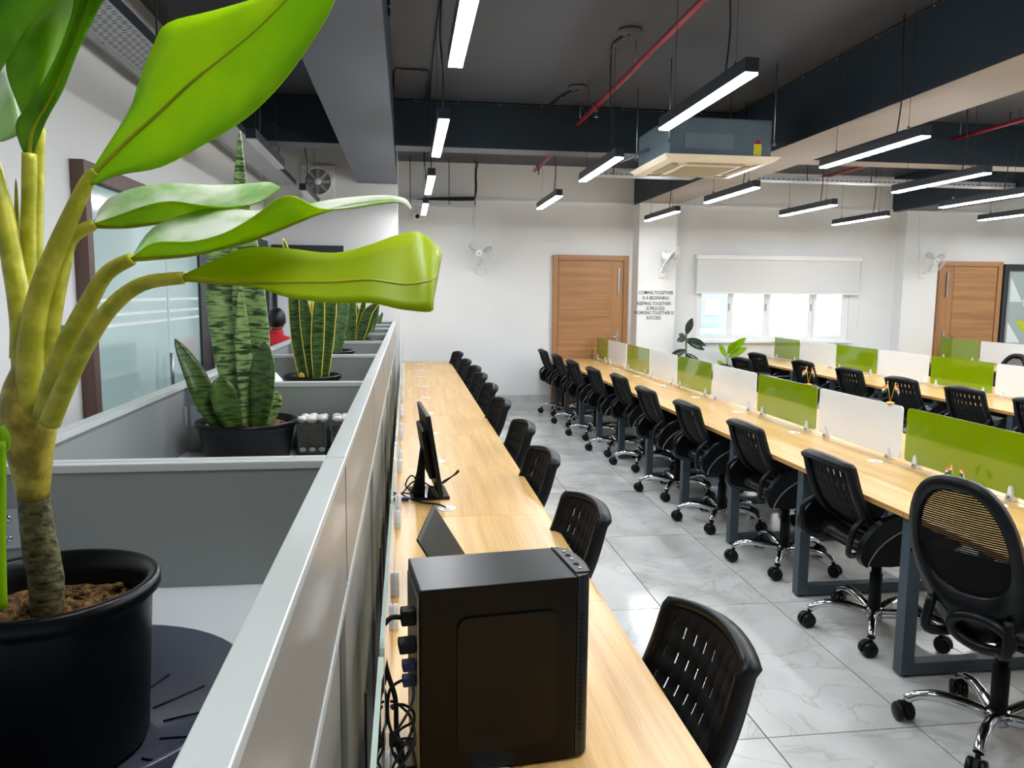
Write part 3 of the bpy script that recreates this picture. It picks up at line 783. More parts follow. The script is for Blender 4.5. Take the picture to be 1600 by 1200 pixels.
# ------------------------------------------------------------------ planter cabinets
ZT = 1.42; PX0, PX1 = -.605, -.090; ZFL = 1.238; CW = .030
yb = [.12, 1.135, 2.13, 3.08, 3.96, 4.74, 5.46, 6.14, 6.80]
pl = ['nearest, holding the big-leaved plant', 'second, with the tall snake plant', 'third, with the yellow-edged snake plant', 'fourth from the front', 'fifth from the front', 'sixth from the front', 'seventh from the front', 'last of the row']
CABX = PX1 - .012
for i, (a, b) in enumerate(zip(yb, yb[1:])):
    a += .0015; b -= .0015
    t = thing('planter_cabinet', 'grey storage cabinet with an open planter box on top, %s' % pl[i], 'cabinet', ((PX0 + PX1) / 2, (a + b) / 2, 0), 0, 'planter cabinets along the left desk')
    MB().box(PX0 + .012, CABX - .004, a, b, .06, 1.222).build('cabinet_body', M_cabinet, t)
    MB().box(PX0 + .03, CABX - .03, a + .02, b - .02, 0, .06).build('plinth', M_cabdark, t)
    # sliding doors facing the desk
    mid = (a + b) / 2
    d1 = MB().box(CABX - .0038, CABX + .006, a + .02, mid + .02, .08, 1.205, bev=.002).build('door', M_cabinet, t)
    MB().box(CABX + .0062, CABX + .010, mid - .03, mid - .012, .55, .80).build('recessed_pull', M_cabdark, d1)
    MB().box(CABX - .0038, CABX - .001, mid + .022, b - .02, .08, 1.205).build('door', M_cabinet, t)
    MB().box(CABX - .004, CABX + .012, a, b, 1.207, 1.222).build('top_rail', M_cap, t)
    # planter box
    MB().box(PX0 + .01, PX1 - .01, a, b, 1.2225, ZFL).build('planter_floor', M_boxfl, t)
    p_ = MB().box(PX1 - CW + .006, PX1 - .004, a, b, ZFL + .0005, ZT - .012).build('side_panel', M_grey, t)
    MB().box(PX1 - .0038, PX1 - .001, a + .006, b - .006, 1.226, ZT - .012).build('facing', M_cabinet, p_)
    MB().box(PX1 - .0038, PX1 - .0025, a, a + .0055, 1.226, ZT - .012).build('joint_strip', M_cabdark, p_)
    MB().box(PX1 - .0038, PX1 - .0025, b - .0055, b, 1.226, ZT - .012).build('joint_strip', M_cabdark, p_)
    MB().box(PX0 + .004, PX0 + CW - .006, a, b, ZFL + .0005, ZT - .012).build('side_panel', M_grey, t)
    MB().box(PX0 + CW - .0055, PX1 - CW + .0055, a, a + .016, ZFL + .0005, ZT - .012).build('end_panel', M_grey, t)
    MB().box(PX0 + CW - .0055, PX1 - CW + .0055, b - .016, b, ZFL + .0005, ZT - .012).build('end_panel', M_grey, t)
    for x0, x1 in ((PX1 - CW, PX1), (PX0, PX0 + CW)): MB().box(x0, x1, a, b, ZT - .0118, ZT, bev=.0015).build('edge_cap', M_cap, t)
    for y0, y1 in ((a, a + .018), (b - .018, b)): MB().box(PX0 + CW + .0003, PX1 - CW - .0003, y0, y1, ZT - .0118, ZT, bev=.0015).build('edge_cap', M_cap, t)
    br = MB().box(PX0 + CW + .006, PX0 + CW + .042, b - .019, b - .0165, 1.305, 1.36).box(PX0 + CW - .0052, PX0 + CW - .003, b - .04, b - .0165, 1.305, 1.36).build('corner_bracket', mat('zinc_bracket', (176, 184, 188), .35, .2, var=.08), t)
    for zz in (1.318, 1.347): MB().lathe([(0, -.003), (.004, -.002), (.005, 0)], (PX0 + CW + .028, b - .0192, zz), 10, axis='y').build('screw', M_chrome, br)

# ------------------------------------------------------------------ pots and plants
def pot_parts(t, c, r, z0, z1, soil_z, ribs=0):
    x, y = c; rb = r * .80
    prof = [(0, z0), (rb, z0), (rb + .003, z0 + .006), (r - .008, z1 - .022), (r - .006, z1 - .018), (r, z1 - .012), (r, z1 - .002), (r - .004, z1), (r - .010, z1 - .002), (r - .013, z1 - .02), (rb - .002, z0 + .02), (0, z0 + .02)]
    MB().lathe([(a, h) for a, h in prof], (x, y, 0), 48).build('pot', M_pot, t)
    # lumpy soil
    mb = MB(); V = [(x, y, soil_z)]; F = []; n = 30; rr = r - .016; rings = 7
    for q in range(1, rings + 1):
        for k in range(n):
            a = 2 * PI * k / n; ra = rr * q / rings
            V.append((x + ra * math.cos(a), y + ra * math.sin(a), soil_z + random.uniform(-.004, .004) - .004 * (q == rings)))
    for k in range(n): F.append((0, 1 + k, 1 + (k + 1) % n))
    for q in range(rings - 1):
        for k in range(n):
            l = (k + 1) % n; F.append((1 + q * n + k, 1 + (q + 1) * n + k, 1 + (q + 1) * n + l, 1 + q * n + l))
    mb.add(V, F, 0, True)
    so = mb.build('soil', M_soil, t)
    cl = MB()
    for k in range(40):
        a = random.uniform(0, 2 * PI); q = rr * .95 * math.sqrt(random.random()); s_ = random.uniform(.002, .006)
        cl.ball((x + q * math.cos(a), y + q * math.sin(a), soil_z + s_ * .5), s_, 6, sq=(1, 1, .7))
    o = cl.build('soil_crumbs', M_soil, so); o['kind'] = 'stuff'

def leaf_mat(name, base, dark, rough=0.35, band=0.0, scale=18.0, transl=0.35, stretch=(1, 1, 1), ramp=(.4, .6)):
    if name in MATS: return MATS[name]
    M = bpy.data.materials.new(name); M.use_nodes = True; nt = M.node_tree; N = nt.nodes; L = nt.links
    b = N['Principled BSDF']; out = [n for n in N if n.type == 'OUTPUT_MATERIAL'][0]
    tc = N.new('ShaderNodeTexCoord'); mp = N.new('ShaderNodeMapping'); mp.inputs['Scale'].default_value = stretch
    nz = N.new('ShaderNodeTexNoise'); nz.inputs['Scale'].default_value = scale; nz.inputs['Detail'].default_value = 4
    L.new(tc.outputs['Object'], mp.inputs[0]); L.new(mp.outputs[0], nz.inputs['Vector'])
    rp = N.new('ShaderNodeValToRGB'); e = rp.color_ramp.elements
    e[0].position = ramp[0]; e[0].color = (*s2l(dark), 1); e[1].position = ramp[1]; e[1].color = (*s2l(base), 1)
    L.new(nz.outputs['Fac'], rp.inputs[0]); L.new(rp.outputs[0], b.inputs['Base Color']); b.inputs['Roughness'].default_value = rough
    if transl:
        tr = N.new('ShaderNodeBsdfTranslucent'); L.new(rp.outputs[0], tr.inputs[0])
        mx = N.new('ShaderNodeMixShader'); mx.inputs[0].default_value = transl
        L.new(b.outputs[0], mx.inputs[1]); L.new(tr.outputs[0], mx.inputs[2]); L.new(mx.outputs[0], out.inputs[0])
    MATS[name] = M; return M
M_lime = leaf_mat('lime_leaf_underside', (182, 216, 2), (156, 202, 0), .45, scale=9, transl=.6)
M_yellow = leaf_mat('yellow_green_leaf', (204, 214, 0), (182, 204, 0), .45, scale=7, transl=.6)
M_varieg = leaf_mat('pale_variegated_leaf', (246, 248, 238), (166, 202, 134), .3, scale=22, transl=.3)
M_dkleaf = leaf_mat('mid_green_leaf', (122, 180, 20), (66, 128, 8), .3, scale=14, transl=.45)
M_pet = leaf_mat('yellow_green_petiole', (204, 198, 64), (166, 168, 30), .35, scale=60, transl=.2)
M_rib = leaf_mat('olive_midrib', (186, 188, 20), (160, 166, 10), .4, scale=20, transl=.3)
M_sheath = leaf_mat('yellow_sheath', (204, 182, 70), (146, 130, 36), .4, scale=60, transl=.15)
M_trunk = mat('mottled_cane', (120, 112, 66), .6, scale=110, rgb2=(44, 46, 24), bump=.4, detail=4, stretch=(1, 1, 1.6))

def leaf_surface(stations, mats, th=.0012, n=4, cross=3):
    """stations: (edge, midrib, edge) triples; a leaf with an upper and a lower skin; mats 0 = first skin, 1 = other"""
    A = cr([s[0] for s in stations], n); B = cr([s[1] for s in stations], n); C = cr([s[2] for s in stations], n)
    rows_ = []
    for a, b, c in zip(A, B, C):
        r = [a.lerp(b, k / cross) for k in range(cross)] + [b] + [b.lerp(c, (k + 1) / cross) for k in range(cross)]
        rows_.append(r)
    nc = len(rows_[0]); nr = len(rows_)
    Nn = [[None] * nc for _ in range(nr)]
    for i in range(nr):
        for j in range(nc):
            du = rows_[min(i + 1, nr - 1)][j] - rows_[max(i - 1, 0)][j]; dv = rows_[i][min(j + 1, nc - 1)] - rows_[i][max(j - 1, 0)]
            q = du.cross(dv); Nn[i][j] = q.normalized() if q.length > 1e-12 else Vector((0, 0, 1))
    V = []; F = []; MI = []
    for s in (1, -1): V += [rows_[i][j] + Nn[i][j] * th * s * .5 for i in range(nr) for j in range(nc)]
    N = nr * nc
    mb = MB()
    for s in (0, 1):
        for i in range(nr - 1):
            for j in range(nc - 1):
                a = s * N + i * nc + j; f = (a, a + 1, a + nc + 1, a + nc); F.append(f if s else f[::-1]); MI.append(s)
    ring = [j for j in range(nc)] + [i * nc + nc - 1 for i in range(1, nr)] + [(nr - 1) * nc + j for j in range(nc - 2, -1, -1)] + [i * nc for i in range(nr - 2, 0, -1)]
    for k in range(len(ring)):
        a, b = ring[k], ring[(k + 1) % len(ring)]; F.append((a, b, b + N, a + N)); MI.append(1)
    o = len(mb.v); mb.v += [tuple(x) for x in V]; mb.f += F; mb.mi += MI; mb.sm += [True] * len(F)
    return mb, B
def leaf(t, sts, mats, rib=True, name='leaf', rr=.0022):
    mb, B = leaf_surface(sts, mats)
    o = mb.build(name, mats, t)
    if rib:
        m_ = len(B); MB().tube(B[:-2], [rr * (1 - .8 * k / m_) for k in range(m_ - 2)], 6).build('midrib', M_rib, o)
    return o
def S(rows_):
    return [tuple(at(*p) for p in r) for r in rows_]

PC = (-.320, .712)
bp = thing('potted_dieffenbachia', 'large potted plant with broad lime green leaves in a black pot, nearest planter', 'plant', (PC[0], PC[1], ZFL))
pot_parts(bp, PC, .0925, ZFL + .006, 1.402, 1.372)
sa = thing('plant_saucer', 'round black saucer with radial ribs under the big pot', 'saucer', (-.312, .715, ZFL))
MB().lathe([(0, ZFL), (.145, ZFL), (.160, ZFL + .050), (.156, ZFL + .052), (.141, ZFL + .005), (0, ZFL + .005)], (-.312, .715, 0), 48).build('dish', mat('black_saucer_painted_sheen', (74, 78, 90), .12, var=.2), sa)  # black dish, base colour lightened to carry its glossy reflection
for k in range(16):
    a = 2 * PI * k / 16; c, s = math.cos(a), math.sin(a)
    MB().tube([(-.312 + .08 * c, .715 + .08 * s, ZFL + .0055), (-.312 + .136 * c, .715 + .136 * s, ZFL + .0055)], .0013, 6).build('rib', M_black, sa)

Y0 = .70
# cane and sheath
MB().tube(cr([at(74, 965, .712), at(72, 905, .712), at(62, 850, .71), at(55, 800, .708), at(52, 765, .706)], 4), [.0135, .0135, .014, .014, .0145, .0140, .0142, .0145, .0142, .0135, .0135, .013, .013, .0125, .0125, .012, .012], 14).build('cane', M_trunk, bp)
MB().tube(cr([at(52, 775, .706), at(50, 740, .704), at(46, 700, .702), at(44, 650, .70), at(45, 600, .70), at(48, 560, .70)], 3), [.0128, .0132, .014, .0152, .0162, .0175, .0190, .0205, .0215, .022, .0215, .020, .018, .015, .012, .010], 14).build('stem_sheath', M_sheath, bp)
def petiole(P, r0, r1, m_=None):
    pts = cr([at(*p) for p in P], 5); k = len(pts)
    return MB().tube(pts, [r0 + (r1 - r0) * i / (k - 1) for i in range(k)], 10).build('petiole', m_ or M_pet, bp)
petiole([(48, 640, .69), (48, 540, .69), (62, 462, .69), (86, 395, .69), (112, 335, .69), (136, 285, .69), (150, 269, .69)], .0115, .0046)
petiole([(66, 640, .70), (72, 560, .70), (84, 478, .70), (98, 415, .705), (112, 372, .71), (146, 351, .72)], .0095, .0050)
petiole([(72, 650, .68), (86, 590, .67), (108, 532, .665), (140, 470, .66), (168, 426, .655), (207, 404, .65)], .0105, .0050)
petiole([(78, 660, .66), (98, 612, .65), (130, 546, .645), (172, 482, .64), (222, 444, .635), (288, 434, .63)], .0085, .0048)
petiole([(40, 620, .70), (34, 500, .71), (18, 400, .72), (2, 310, .73), (-20, 230, .74)], .0105, .0065)
petiole([(46, 610, .72), (44, 500, .73), (44, 400, .735), (46, 320, .74), (46, 240, .74)], .0085, .006)
petiole([(52, 610, .73), (54, 500, .735), (56, 400, .74), (58, 300, .745), (62, 200, .75)], .007, .005)
petiole([(26, 560, .74), (25, 430, .745), (26, 340, .745), (25, 280, .745)], .006, .0006)
petiole([(4, 950, .64), (2, 850, .64), (3, 760, .64), (2, 690, .64)], .0035, .003, M_lime)
# leaves
leaf(bp, S([((135, 280, .69), (138, 283, .69), (142, 290, .685)), ((163, 236, .70), (165, 255, .69), (187, 273, .68)), ((203, 172, .715), (202, 219, .69), (250, 261, .672)),
            ((218, 127, .725), (250, 176, .685), (318, 226, .665)), ((238, 76, .73), (298, 131, .68), (385, 184, .655)), ((262, 37, .73), (345, 93, .675), (440, 130, .645)),
            ((335, 17, .71), (400, 48, .665), (487, 65, .638)), ((430, -12, .69), (462, -12, .655), (521, 5, .635)), ((505, -52, .65), (512, -55, .645), (530, -42, .635))]), (M_lime, M_lime), rr=.0028)
leaf(bp, S([((147, 349, .72), (146, 353, .72), (147, 346, .722)), ((190, 335, .705), (195, 354, .72), (165, 315, .75)), ((230, 321, .695), (240, 349, .715), (205, 296, .765)),
            ((268, 315, .69), (285, 343, .712), (262, 287, .77)), ((312, 321, .69), (330, 331, .71), (330, 290, .765)), ((355, 324, .695), (375, 324, .71), (385, 288, .75)),
            ((405, 316, .70), (412, 309, .71), (420, 285, .735)), ((437, 294, .712), (438, 294, .713), (437, 293, .715))]), (M_varieg, M_lime))
leaf(bp, S([((207, 402, .65), (206, 405, .65), (206, 402, .652)), ((240, 380, .632), (250, 402, .648), (240, 356, .685)), ((300, 378, .622), (300, 397, .642), (300, 332, .70)),
            ((350, 365, .618), (345, 387, .638), (350, 325, .70)), ((398, 338, .612), (385, 377, .634), (400, 330, .695)), ((432, 312, .61), (425, 363, .63), (442, 324, .68)),
            ((460, 307, .612), (462, 348, .628), (475, 321, .665)), ((500, 326, .622), (500, 333, .627), (505, 315, .65)), ((545, 326, .625), (545, 321, .628), (548, 309, .64)),
            ((592, 319, .625), (595, 314, .628), (600, 306, .635)), ((625, 317, .626), (628, 314, .627), (632, 311, .63)), ((641, 328, .628), (641, 327, .628), (643, 325, .629))]), (M_varieg, M_lime))
leaf(bp, S([((285, 430, .63), (285, 434, .63), (285, 440, .63)), ((330, 410, .645), (340, 440, .628), (340, 444, .627)), ((385, 388, .655), (400, 443, .626), (402, 449, .622)),
            ((450, 389, .655), (460, 442, .624), (450, 464, .612)), ((520, 396, .65), (525, 441, .62), (520, 473, .605)), ((575, 384, .65), (580, 438, .615), (580, 473, .60)),
            ((620, 368, .655), (632, 445, .612), (627, 483, .598)), ((657, 364, .658), (668, 440, .612), (672, 487, .60)), ((685, 389, .665), (682, 432, .63), (675, 478, .612)),
            ((690, 395, .70), (684, 432, .665), (676, 470, .645))]), (M_yellow, M_yellow), rr=.0026)
leaf(bp, S([((35, 180, .735), (36, 181, .735), (37, 178, .735)), ((14, 128, .73), (55, 150, .735), (68, 140, .745)), ((10, 95, .72), (70, 95, .735), (92, 92, .755)), ((26, 55, .71), (80, 40, .73), (118, 40, .76)), ((60, 20, .70), (100, -10, .725), (132, 0, .76)), ((110, -45, .70), (130, -50, .71), (140, -48, .73))]), (M_lime, M_dkleaf), False)
leaf(bp, S([((42, 252, .74), (46, 253, .74), (50, 246, .74)), ((24, 196, .735), (52, 205, .74), (71, 190, .735)), ((52, 155, .73), (78, 160, .74), (98, 140, .73)), ((88, 90, .725), (108, 90, .74), (121, 80, .725)), ((112, 25, .72), (132, 25, .735), (150, 20, .72)), ((124, -30, .715), (150, -30, .73), (178, -35, .715)), ((160, -80, .71), (165, -82, .71), (180, -80, .71))]), (M_varieg, M_dkleaf), True, rr=.003)
leaf(bp, S([((-60, 110, .70), (-20, 115, .70), (0, 112, .70)), ((-70, 60, .69), (-20, 70, .695), (22, 78, .70)), ((-60, 0, .68), (0, 20, .69), (48, 36, .70)), ((-20, -50, .675), (40, -30, .685), (98, -4, .70)), ((60, -70, .68), (90, -60, .685), (120, -50, .69))]), (M_lime, M_dkleaf), False)
leaf(bp, S([((-50, 215, .78), (-20, 222, .78), (6, 221, .78)), ((-60, 180, .79), (-10, 185, .785), (34, 205, .78)), ((-50, 140, .80), (-5, 150, .79), (28, 172, .785)), ((-20, 105, .80), (0, 108, .795), (10, 112, .79))]), (M_dkleaf, M_varieg), False)
leaf(bp, S([((88, 548, .79), (90, 550, .79), (92, 548, .79)), ((88, 525, .79), (98, 530, .79), (104, 525, .79)), ((94, 508, .79), (108, 508, .785), (112, 506, .78))]), (M_dkleaf, M_varieg), False)
leaf(bp, S([((-10, 720, .66), (0, 720, .66), (14, 700, .66)), ((-14, 690, .66), (0, 690, .66), (16, 680, .665)), ((-8, 665, .66), (0, 668, .66), (6, 664, .665))]), (M_dkleaf, M_lime), False)

# snake plants ----------------------------------------------------------------
def snake_mat(name, light, dark, scale=75.0, amt=(.40, .54)):
    """wavy dark cross bands"""
    M = bpy.data.materials.new(name); M.use_nodes = True; nt = M.node_tree; N = nt.nodes; L = nt.links
    b = N['Principled BSDF']; tc = N.new('ShaderNodeTexCoord'); mp = N.new('ShaderNodeMapping'); mp.inputs['Scale'].default_value = (.30, .30, 2.0)
    nz = N.new('ShaderNodeTexNoise'); nz.inputs['Scale'].default_value = scale; nz.inputs['Detail'].default_value = 3; nz.inputs['Distortion'].default_value = .6
    L.new(tc.outputs['Object'], mp.inputs[0]); L.new(mp.outputs[0], nz.inputs['Vector'])
    rp = N.new('ShaderNodeValToRGB'); e = rp.color_ramp.elements
    e[0].position = amt[0]; e[0].color = (*s2l(dark), 1); e[1].position = amt[1]; e[1].color = (*s2l(light), 1)
    L.new(nz.outputs['Fac'], rp.inputs[0]); L.new(rp.outputs[0], b.inputs['Base Color']); b.inputs['Roughness'].default_value = .35
    return M
M_sn1 = snake_mat('banded_snake_leaf', (138, 168, 100), (36, 62, 26))
M_sn2 = snake_mat('dark_banded_snake_leaf', (66, 98, 30), (20, 42, 14))
M_sn3 = snake_mat('greygreen_snake_leaf', (92, 124, 74), (46, 76, 42))
M_snedge = mat('yellow_leaf_margin', (222, 206, 74), .4, var=.1)
def sword(t, base, pts, width, facing, m_, margin=False, cup=.25, slim=.55):
    """upright sword leaf along pts (x,y,z); facing = direction its flat side looks"""
    n = 5; C = cr([base] + pts, n); k = len(C); f = Vector(facing).normalized(); st = []; st2 = []
    for i, p in enumerate(C):
        s = i / (k - 1); tdir = (C[min(i + 1, k - 1)] - C[max(i - 1, 0)]).normalized()
        side = tdir.cross(f).normalized(); nn = side.cross(tdir)
        w_ = width * (.55 + .45 * min(1, s / .35)) * (1 - max(0, (s - slim) / (1 - slim)) ** 1.8) + .0006
        st.append((p - side * w_ + nn * w_ * cup, p - nn * w_ * cup * .4, p + side * w_ + nn * w_ * cup))
    mb, _ = leaf_surface(st, None, th=.0035, n=1, cross=2)
    o = mb.build('leaf', (m_, m_), t)
    if margin:
        for e in (0, 2): MB().tube([q[e] for q in st], .0022, 5).build('yellow_margin', M_snedge, o)
    return o
def snake_plant(c, r, z0, z1, label, leaves, name='potted_snake_plant'):
    t = thing(name, label, 'plant', (c[0], c[1], ZFL), 0, 'snake plants in black pots along the planters')
    pot_parts(t, c, r, z0, z1, z1 - .014)
    zb = z1 - .016
    for L_ in leaves:
        (bu, bv), pts, wd, fc, m_, mg = L_[:6]; sl = L_[6] if len(L_) > 6 else .55
        base = Vector((c[0] + bu, c[1] + bv, zb))
        sword(t, base, [Vector((c[0] + px, c[1] + py, zb + pz)) for px, py, pz in pts], wd, fc, m_, mg, slim=sl)
    return t
F0 = (.18, -1, .05)
snake_plant((-.400, 1.985), .123, ZFL + .001, 1.343, 'tall pale-banded snake plant in a wide black pot, second planter', [
    ((-.005, .01), [(-.022, .01, .12), (-.040, .015, .27), (-.052, .02, .40), (-.058, .02, .52)], .046, F0, M_sn1, False),
    ((.022, .0), [(.024, -.005, .12), (.020, -.01, .27), (.014, -.01, .42), (.004, -.01, .56), (.006, -.01, .72)], .046, (-.1, -1, 0), M_sn1, False, .18),
    ((.004, -.02), [(.004, -.025, .10), (.002, -.03, .22), (.0, -.03, .36)], .018, F0, M_sn1, False),
    ((.035, -.045), [(.048, -.05, .08), (.056, -.05, .16), (.058, -.048, .215)], .034, (-.45, -1, 0), M_sn2, False),
    ((-.055, -.04), [(-.085, -.04, .06), (-.115, -.04, .14), (-.155, -.035, .22)], .026, (.5, -1, .3), M_sn2, False),
    ((-.02, -.05), [(-.035, -.055, .05), (-.045, -.055, .10), (-.05, -.05, .13)], .030, (.3, -1, .2), M_sn2, False),
    ((.045, .0), [(.065, .0, .05), (.075, .0, .085)], .018, F0, M_sn1, False)])
snake_plant((-.352, 2.955), .106, ZFL + .001, 1.355, 'snake plant with bright yellow leaf margins, third planter', [
    ((-.03, -.01), [(-.042, -.01, .10), (-.050, -.01, .22), (-.060, -.01, .36), (-.096, 0, .52)], .028, F0, M_sn2, True),
    ((.0, -.02), [(-.008, -.02, .12), (-.020, -.02, .24), (-.034, -.02, .36)], .022, F0, M_sn2, True),
    ((.02, -.03), [(.022, -.03, .12), (.03, -.03, .26), (.045, -.03, .40)], .022, F0, M_sn2, True),
    ((.04, .0), [(.05, .0, .14), (.065, .0, .28), (.08, .0, .40)], .028, F0, M_sn2, True),
    ((.01, .03), [(.0, .03, .10), (-.01, .03, .20), (.0, .03, .30)], .014, F0, M_snedge, False),
    ((-.02, .03), [(-.04, .03, .1), (-.05, .03, .22), (-.03, .03, .33)], .012, F0, M_snedge, False),
    ((-.03, -.06), [(-.035, -.065, .03)], .009, F0, M_snedge, False)])
snake_plant((-.365, 3.82), .112, ZFL + .001, 1.385, 'grey-green snake plant with broad upright leaves, fourth planter', [
    ((.0, -.02), [(-.015, -.02, .10), (-.02, -.02, .22), (.0, -.02, .36)], .034, F0, M_sn3, False),
    ((.03, .0), [(.04, .0, .1), (.06, .0, .22), (.09, .0, .34)], .034, (-.2, -1, 0), M_sn3, False),
    ((.02, .02), [(.03, .02, .12), (.02, .02, .28)], .022, F0, M_sn3, False)])
snake_plant((-.30, 4.60), .112, ZFL + .001, 1.395, 'short snake plant with wide cream margins, fifth planter', [
    ((-.02, -.02), [(-.03, -.02, .08), (-.025, -.02, .18), (.0, -.02, .25)], .038, F0, M_sn2, True),
    ((.03, -.01), [(.05, -.01, .08), (.08, -.01, .17), (.14, -.01, .23)], .030, (-.4, -1, .2), M_sn2, True),
    ((.0, .02), [(.03, .02, .12), (.06, .02, .28)], .018, F0, M_sn2, True),
    ((.03, .03), [(.07, .03, .10), (.11, .03, .18), (.13, .03, .27)], .03, F0, M_sn2, False)])
snake_plant((-.30, 5.30), .11, ZFL + .001, 1.39, 'leafy dark green snake plant partly hidden, sixth planter', [
    ((-.02, 0), [(-.03, 0, .1), (-.05, 0, .24)], .03, F0, M_sn2, True), ((.03, 0), [(.05, 0, .1), (.10, 0, .2)], .03, F0, M_sn2, True), ((.05, .02), [(.07, .02, .08), (.11, .02, .14)], .022, F0, M_sn3, False)])
snake_plant((-.26, 6.62), .10, ZFL + .001, 1.39, 'small grey-green plant at the far end of the planters', [
    ((-.03, 0), [(-.03, 0, .06), (-.05, 0, .14)], .016, F0, M_sn3, False), ((.0, 0), [(.0, 0, .08), (.01, 0, .17)], .016, F0, M_sn3, False), ((.03, 0), [(.035, 0, .06), (.06, 0, .13)], .016, F0, M_sn3, False), ((.02, -.03), [(.02, -.03, .06), (.02, -.03, .12)], .014, F0, M_sn3, False)])

# glass cubes with pebbles
for gi, (cx, lbl) in enumerate(((-.245, 'glass cube of dark soil topped with white pebbles beside the pot'), (-.160, 'glass cube with white pebbles in the planter corner'))):
    t = thing('terrarium_cube', lbl, 'planter', (cx, 2.05, ZFL), 0, 'glass cubes with pebbles')
    h = .038
    MB().box(cx - h, cx + h, 2.05 - h, 2.05 + h, ZFL + .001, ZFL + .004).box(cx - h, cx + h, 2.05 - h, 2.05 - h + .003, ZFL + .004, 1.335).box(cx - h, cx + h, 2.05 + h - .003, 2.05 + h, ZFL + .004, 1.335)\
        .box(cx - h, cx - h + .003, 2.05 - h + .003, 2.05 + h - .003, ZFL + .004, 1.335).box(cx + h - .003, cx + h, 2.05 - h + .003, 2.05 + h - .003, ZFL + .004, 1.335).build('glass_box', M_glass, t)
    MB().box(cx - h + .004, cx + h - .004, 2.05 - h + .006, 2.05 + h - .004, ZFL + .005, 1.325).build('soil', mat('dark_gravel', (96, 88, 62), .95, scale=220, rgb2=(30, 28, 20), bump=.5), t)
    for q in range(9):
        px = cx - .024 + .024 * (q % 3); py = 2.05 - .024 + .024 * (q // 3)
        MB().ball((px + random.uniform(-.004, .004), py, 1.331 + random.uniform(0, .004)), .0125, 10, sq=(1.1, 1, .75)).build('pebble', M_stone, t)
    for q in range(3): MB().ball((cx - .024 + .024 * q, 2.05 - h + .0078, ZFL + .017), .0095, 8, sq=(1.15, .4, .8)).build('pebble', M_stone, t)
# crumpled white bag behind second pot
mb = MB(); mb.ball((-.485, 2.76, ZFL + .075), .075, 14, sq=(.9, .8, 1.0))
for i, v in enumerate(mb.v): mb.v[i] = (v[0] + random.uniform(-.006, .006), v[1] + random.uniform(-.006, .006), max(ZFL + .001, v[2] + random.uniform(-.006, .006)))
one(mb, 'crumpled_bag', mat('white_thin_plastic', (232, 232, 234), .35, var=.05, bump=.3, scale=30), 'crumpled white bag lying beside the yellow-edged snake plant', 'bag', loc=(-.50, 2.78, ZFL))

# ------------------------------------------------------------------ ceiling services
ac = thing('ceiling_air_conditioner', 'cream four-way ceiling cassette air conditioner hanging from the dark ceiling', 'air conditioner', (2.47, 6.38, 2.715))
ax, ay, az = 2.47, 6.38, 2.715
MB().box(ax - .42, ax + .42, ay - .42, ay + .42, az + .05, az + .34, bev=.012).build('body', M_acg, ac)
MB().box(ax - .30, ax + .10, ay - .424, ay - .4205, az + .10, az + .22).build('access_panel', mat('ac_plate', (110, 126, 136), .5, .3), ac)
st = MB().box(ax + .27, ax + .335, ay - .4235, ay - .4205, az + .06, az + .15).build('energy_sticker', M_yel, ac)
MB().prism([(ax + .275 + .0275 + .024 * math.cos(k * PI / 8), az + .15 + .03 * math.sin(k * PI / 8)) for k in range(9)], ay - .4235, ay - .4205, 'y').build('sticker_dial', M_red, st)
# panel: frame ring with four louvre mouths and a central grille
hp = .475
pn = MB()
prof = [(hp, az + .048), (hp, az + .040), (.44, az + .012), (.36, az + .004)]
V = []; F = []
for h, z in prof: V += [(ax - h, ay - h, z), (ax + h, ay - h, z), (ax + h, ay + h, z), (ax - h, ay + h, z)]
for q in range(3):
    for k in range(4): F.append((q * 4 + k, q * 4 + (k + 1) % 4, q * 4 + 4 + (k + 1) % 4, q * 4 + 4 + k))
F.append((3, 2, 1, 0)); pn.add(V, F); pn.build('panel_frame', M_acw, ac)
MB().box(ax - .355, ax + .355, ay - .355, ay + .355, az + .012, az + .046).build('panel_core', M_acw, ac)
for k in range(4):
    a = k * PI / 2; mb = MB().box(-.24, .24, -.345, -.285, az - .002, az + .011)
    mb.xf(Matrix.Translation((ax, ay, 0)) @ Matrix.Rotation(a, 4, 'Z')); v_ = mb.build('louvre', M_acgr, ac)
gr = MB().box(ax - .25, ax + .25, ay - .25, ay + .25, az - .004, az + .0115, bev=.004).build('return_grille', M_acw, ac)
for k in range(12): MB().box(ax - .22, ax + .22, ay - .225 + k * .039, ay - .205 + k * .039, az - .0065, az - .0042).build('grille_slat', M_acgr, gr)
for sx, sy in ((-.45, -.45), (.45, -.45), (-.45, .45), (.45, .45)):
    MB().tube([(ax + sx * .96, ay + sy * .96, az + .16), (ax + sx * .96, ay + sy * .96, ZC - .001)], .005, 6).build('hanger_rod', M_steel, ac)
    MB().box(ax + min(sx * .93, sx * .99), ax + max(sx * .93, sx * .99), ay + min(sy * .93, sy * .99), ay + max(sy * .93, sy * .99), az + .14, az + .16).build('hanger_lug', M_acg, ac)
MB().tube(cr([(ax - .42, ay + .1, az + .18), (ax - .5, ay + .12, az + .15), (ax - .55, ay + .16, az + .12), (ax - .55, ay + .5, az + .14)], 4), .012, 8).build('drain_pipe', M_acg, ac)

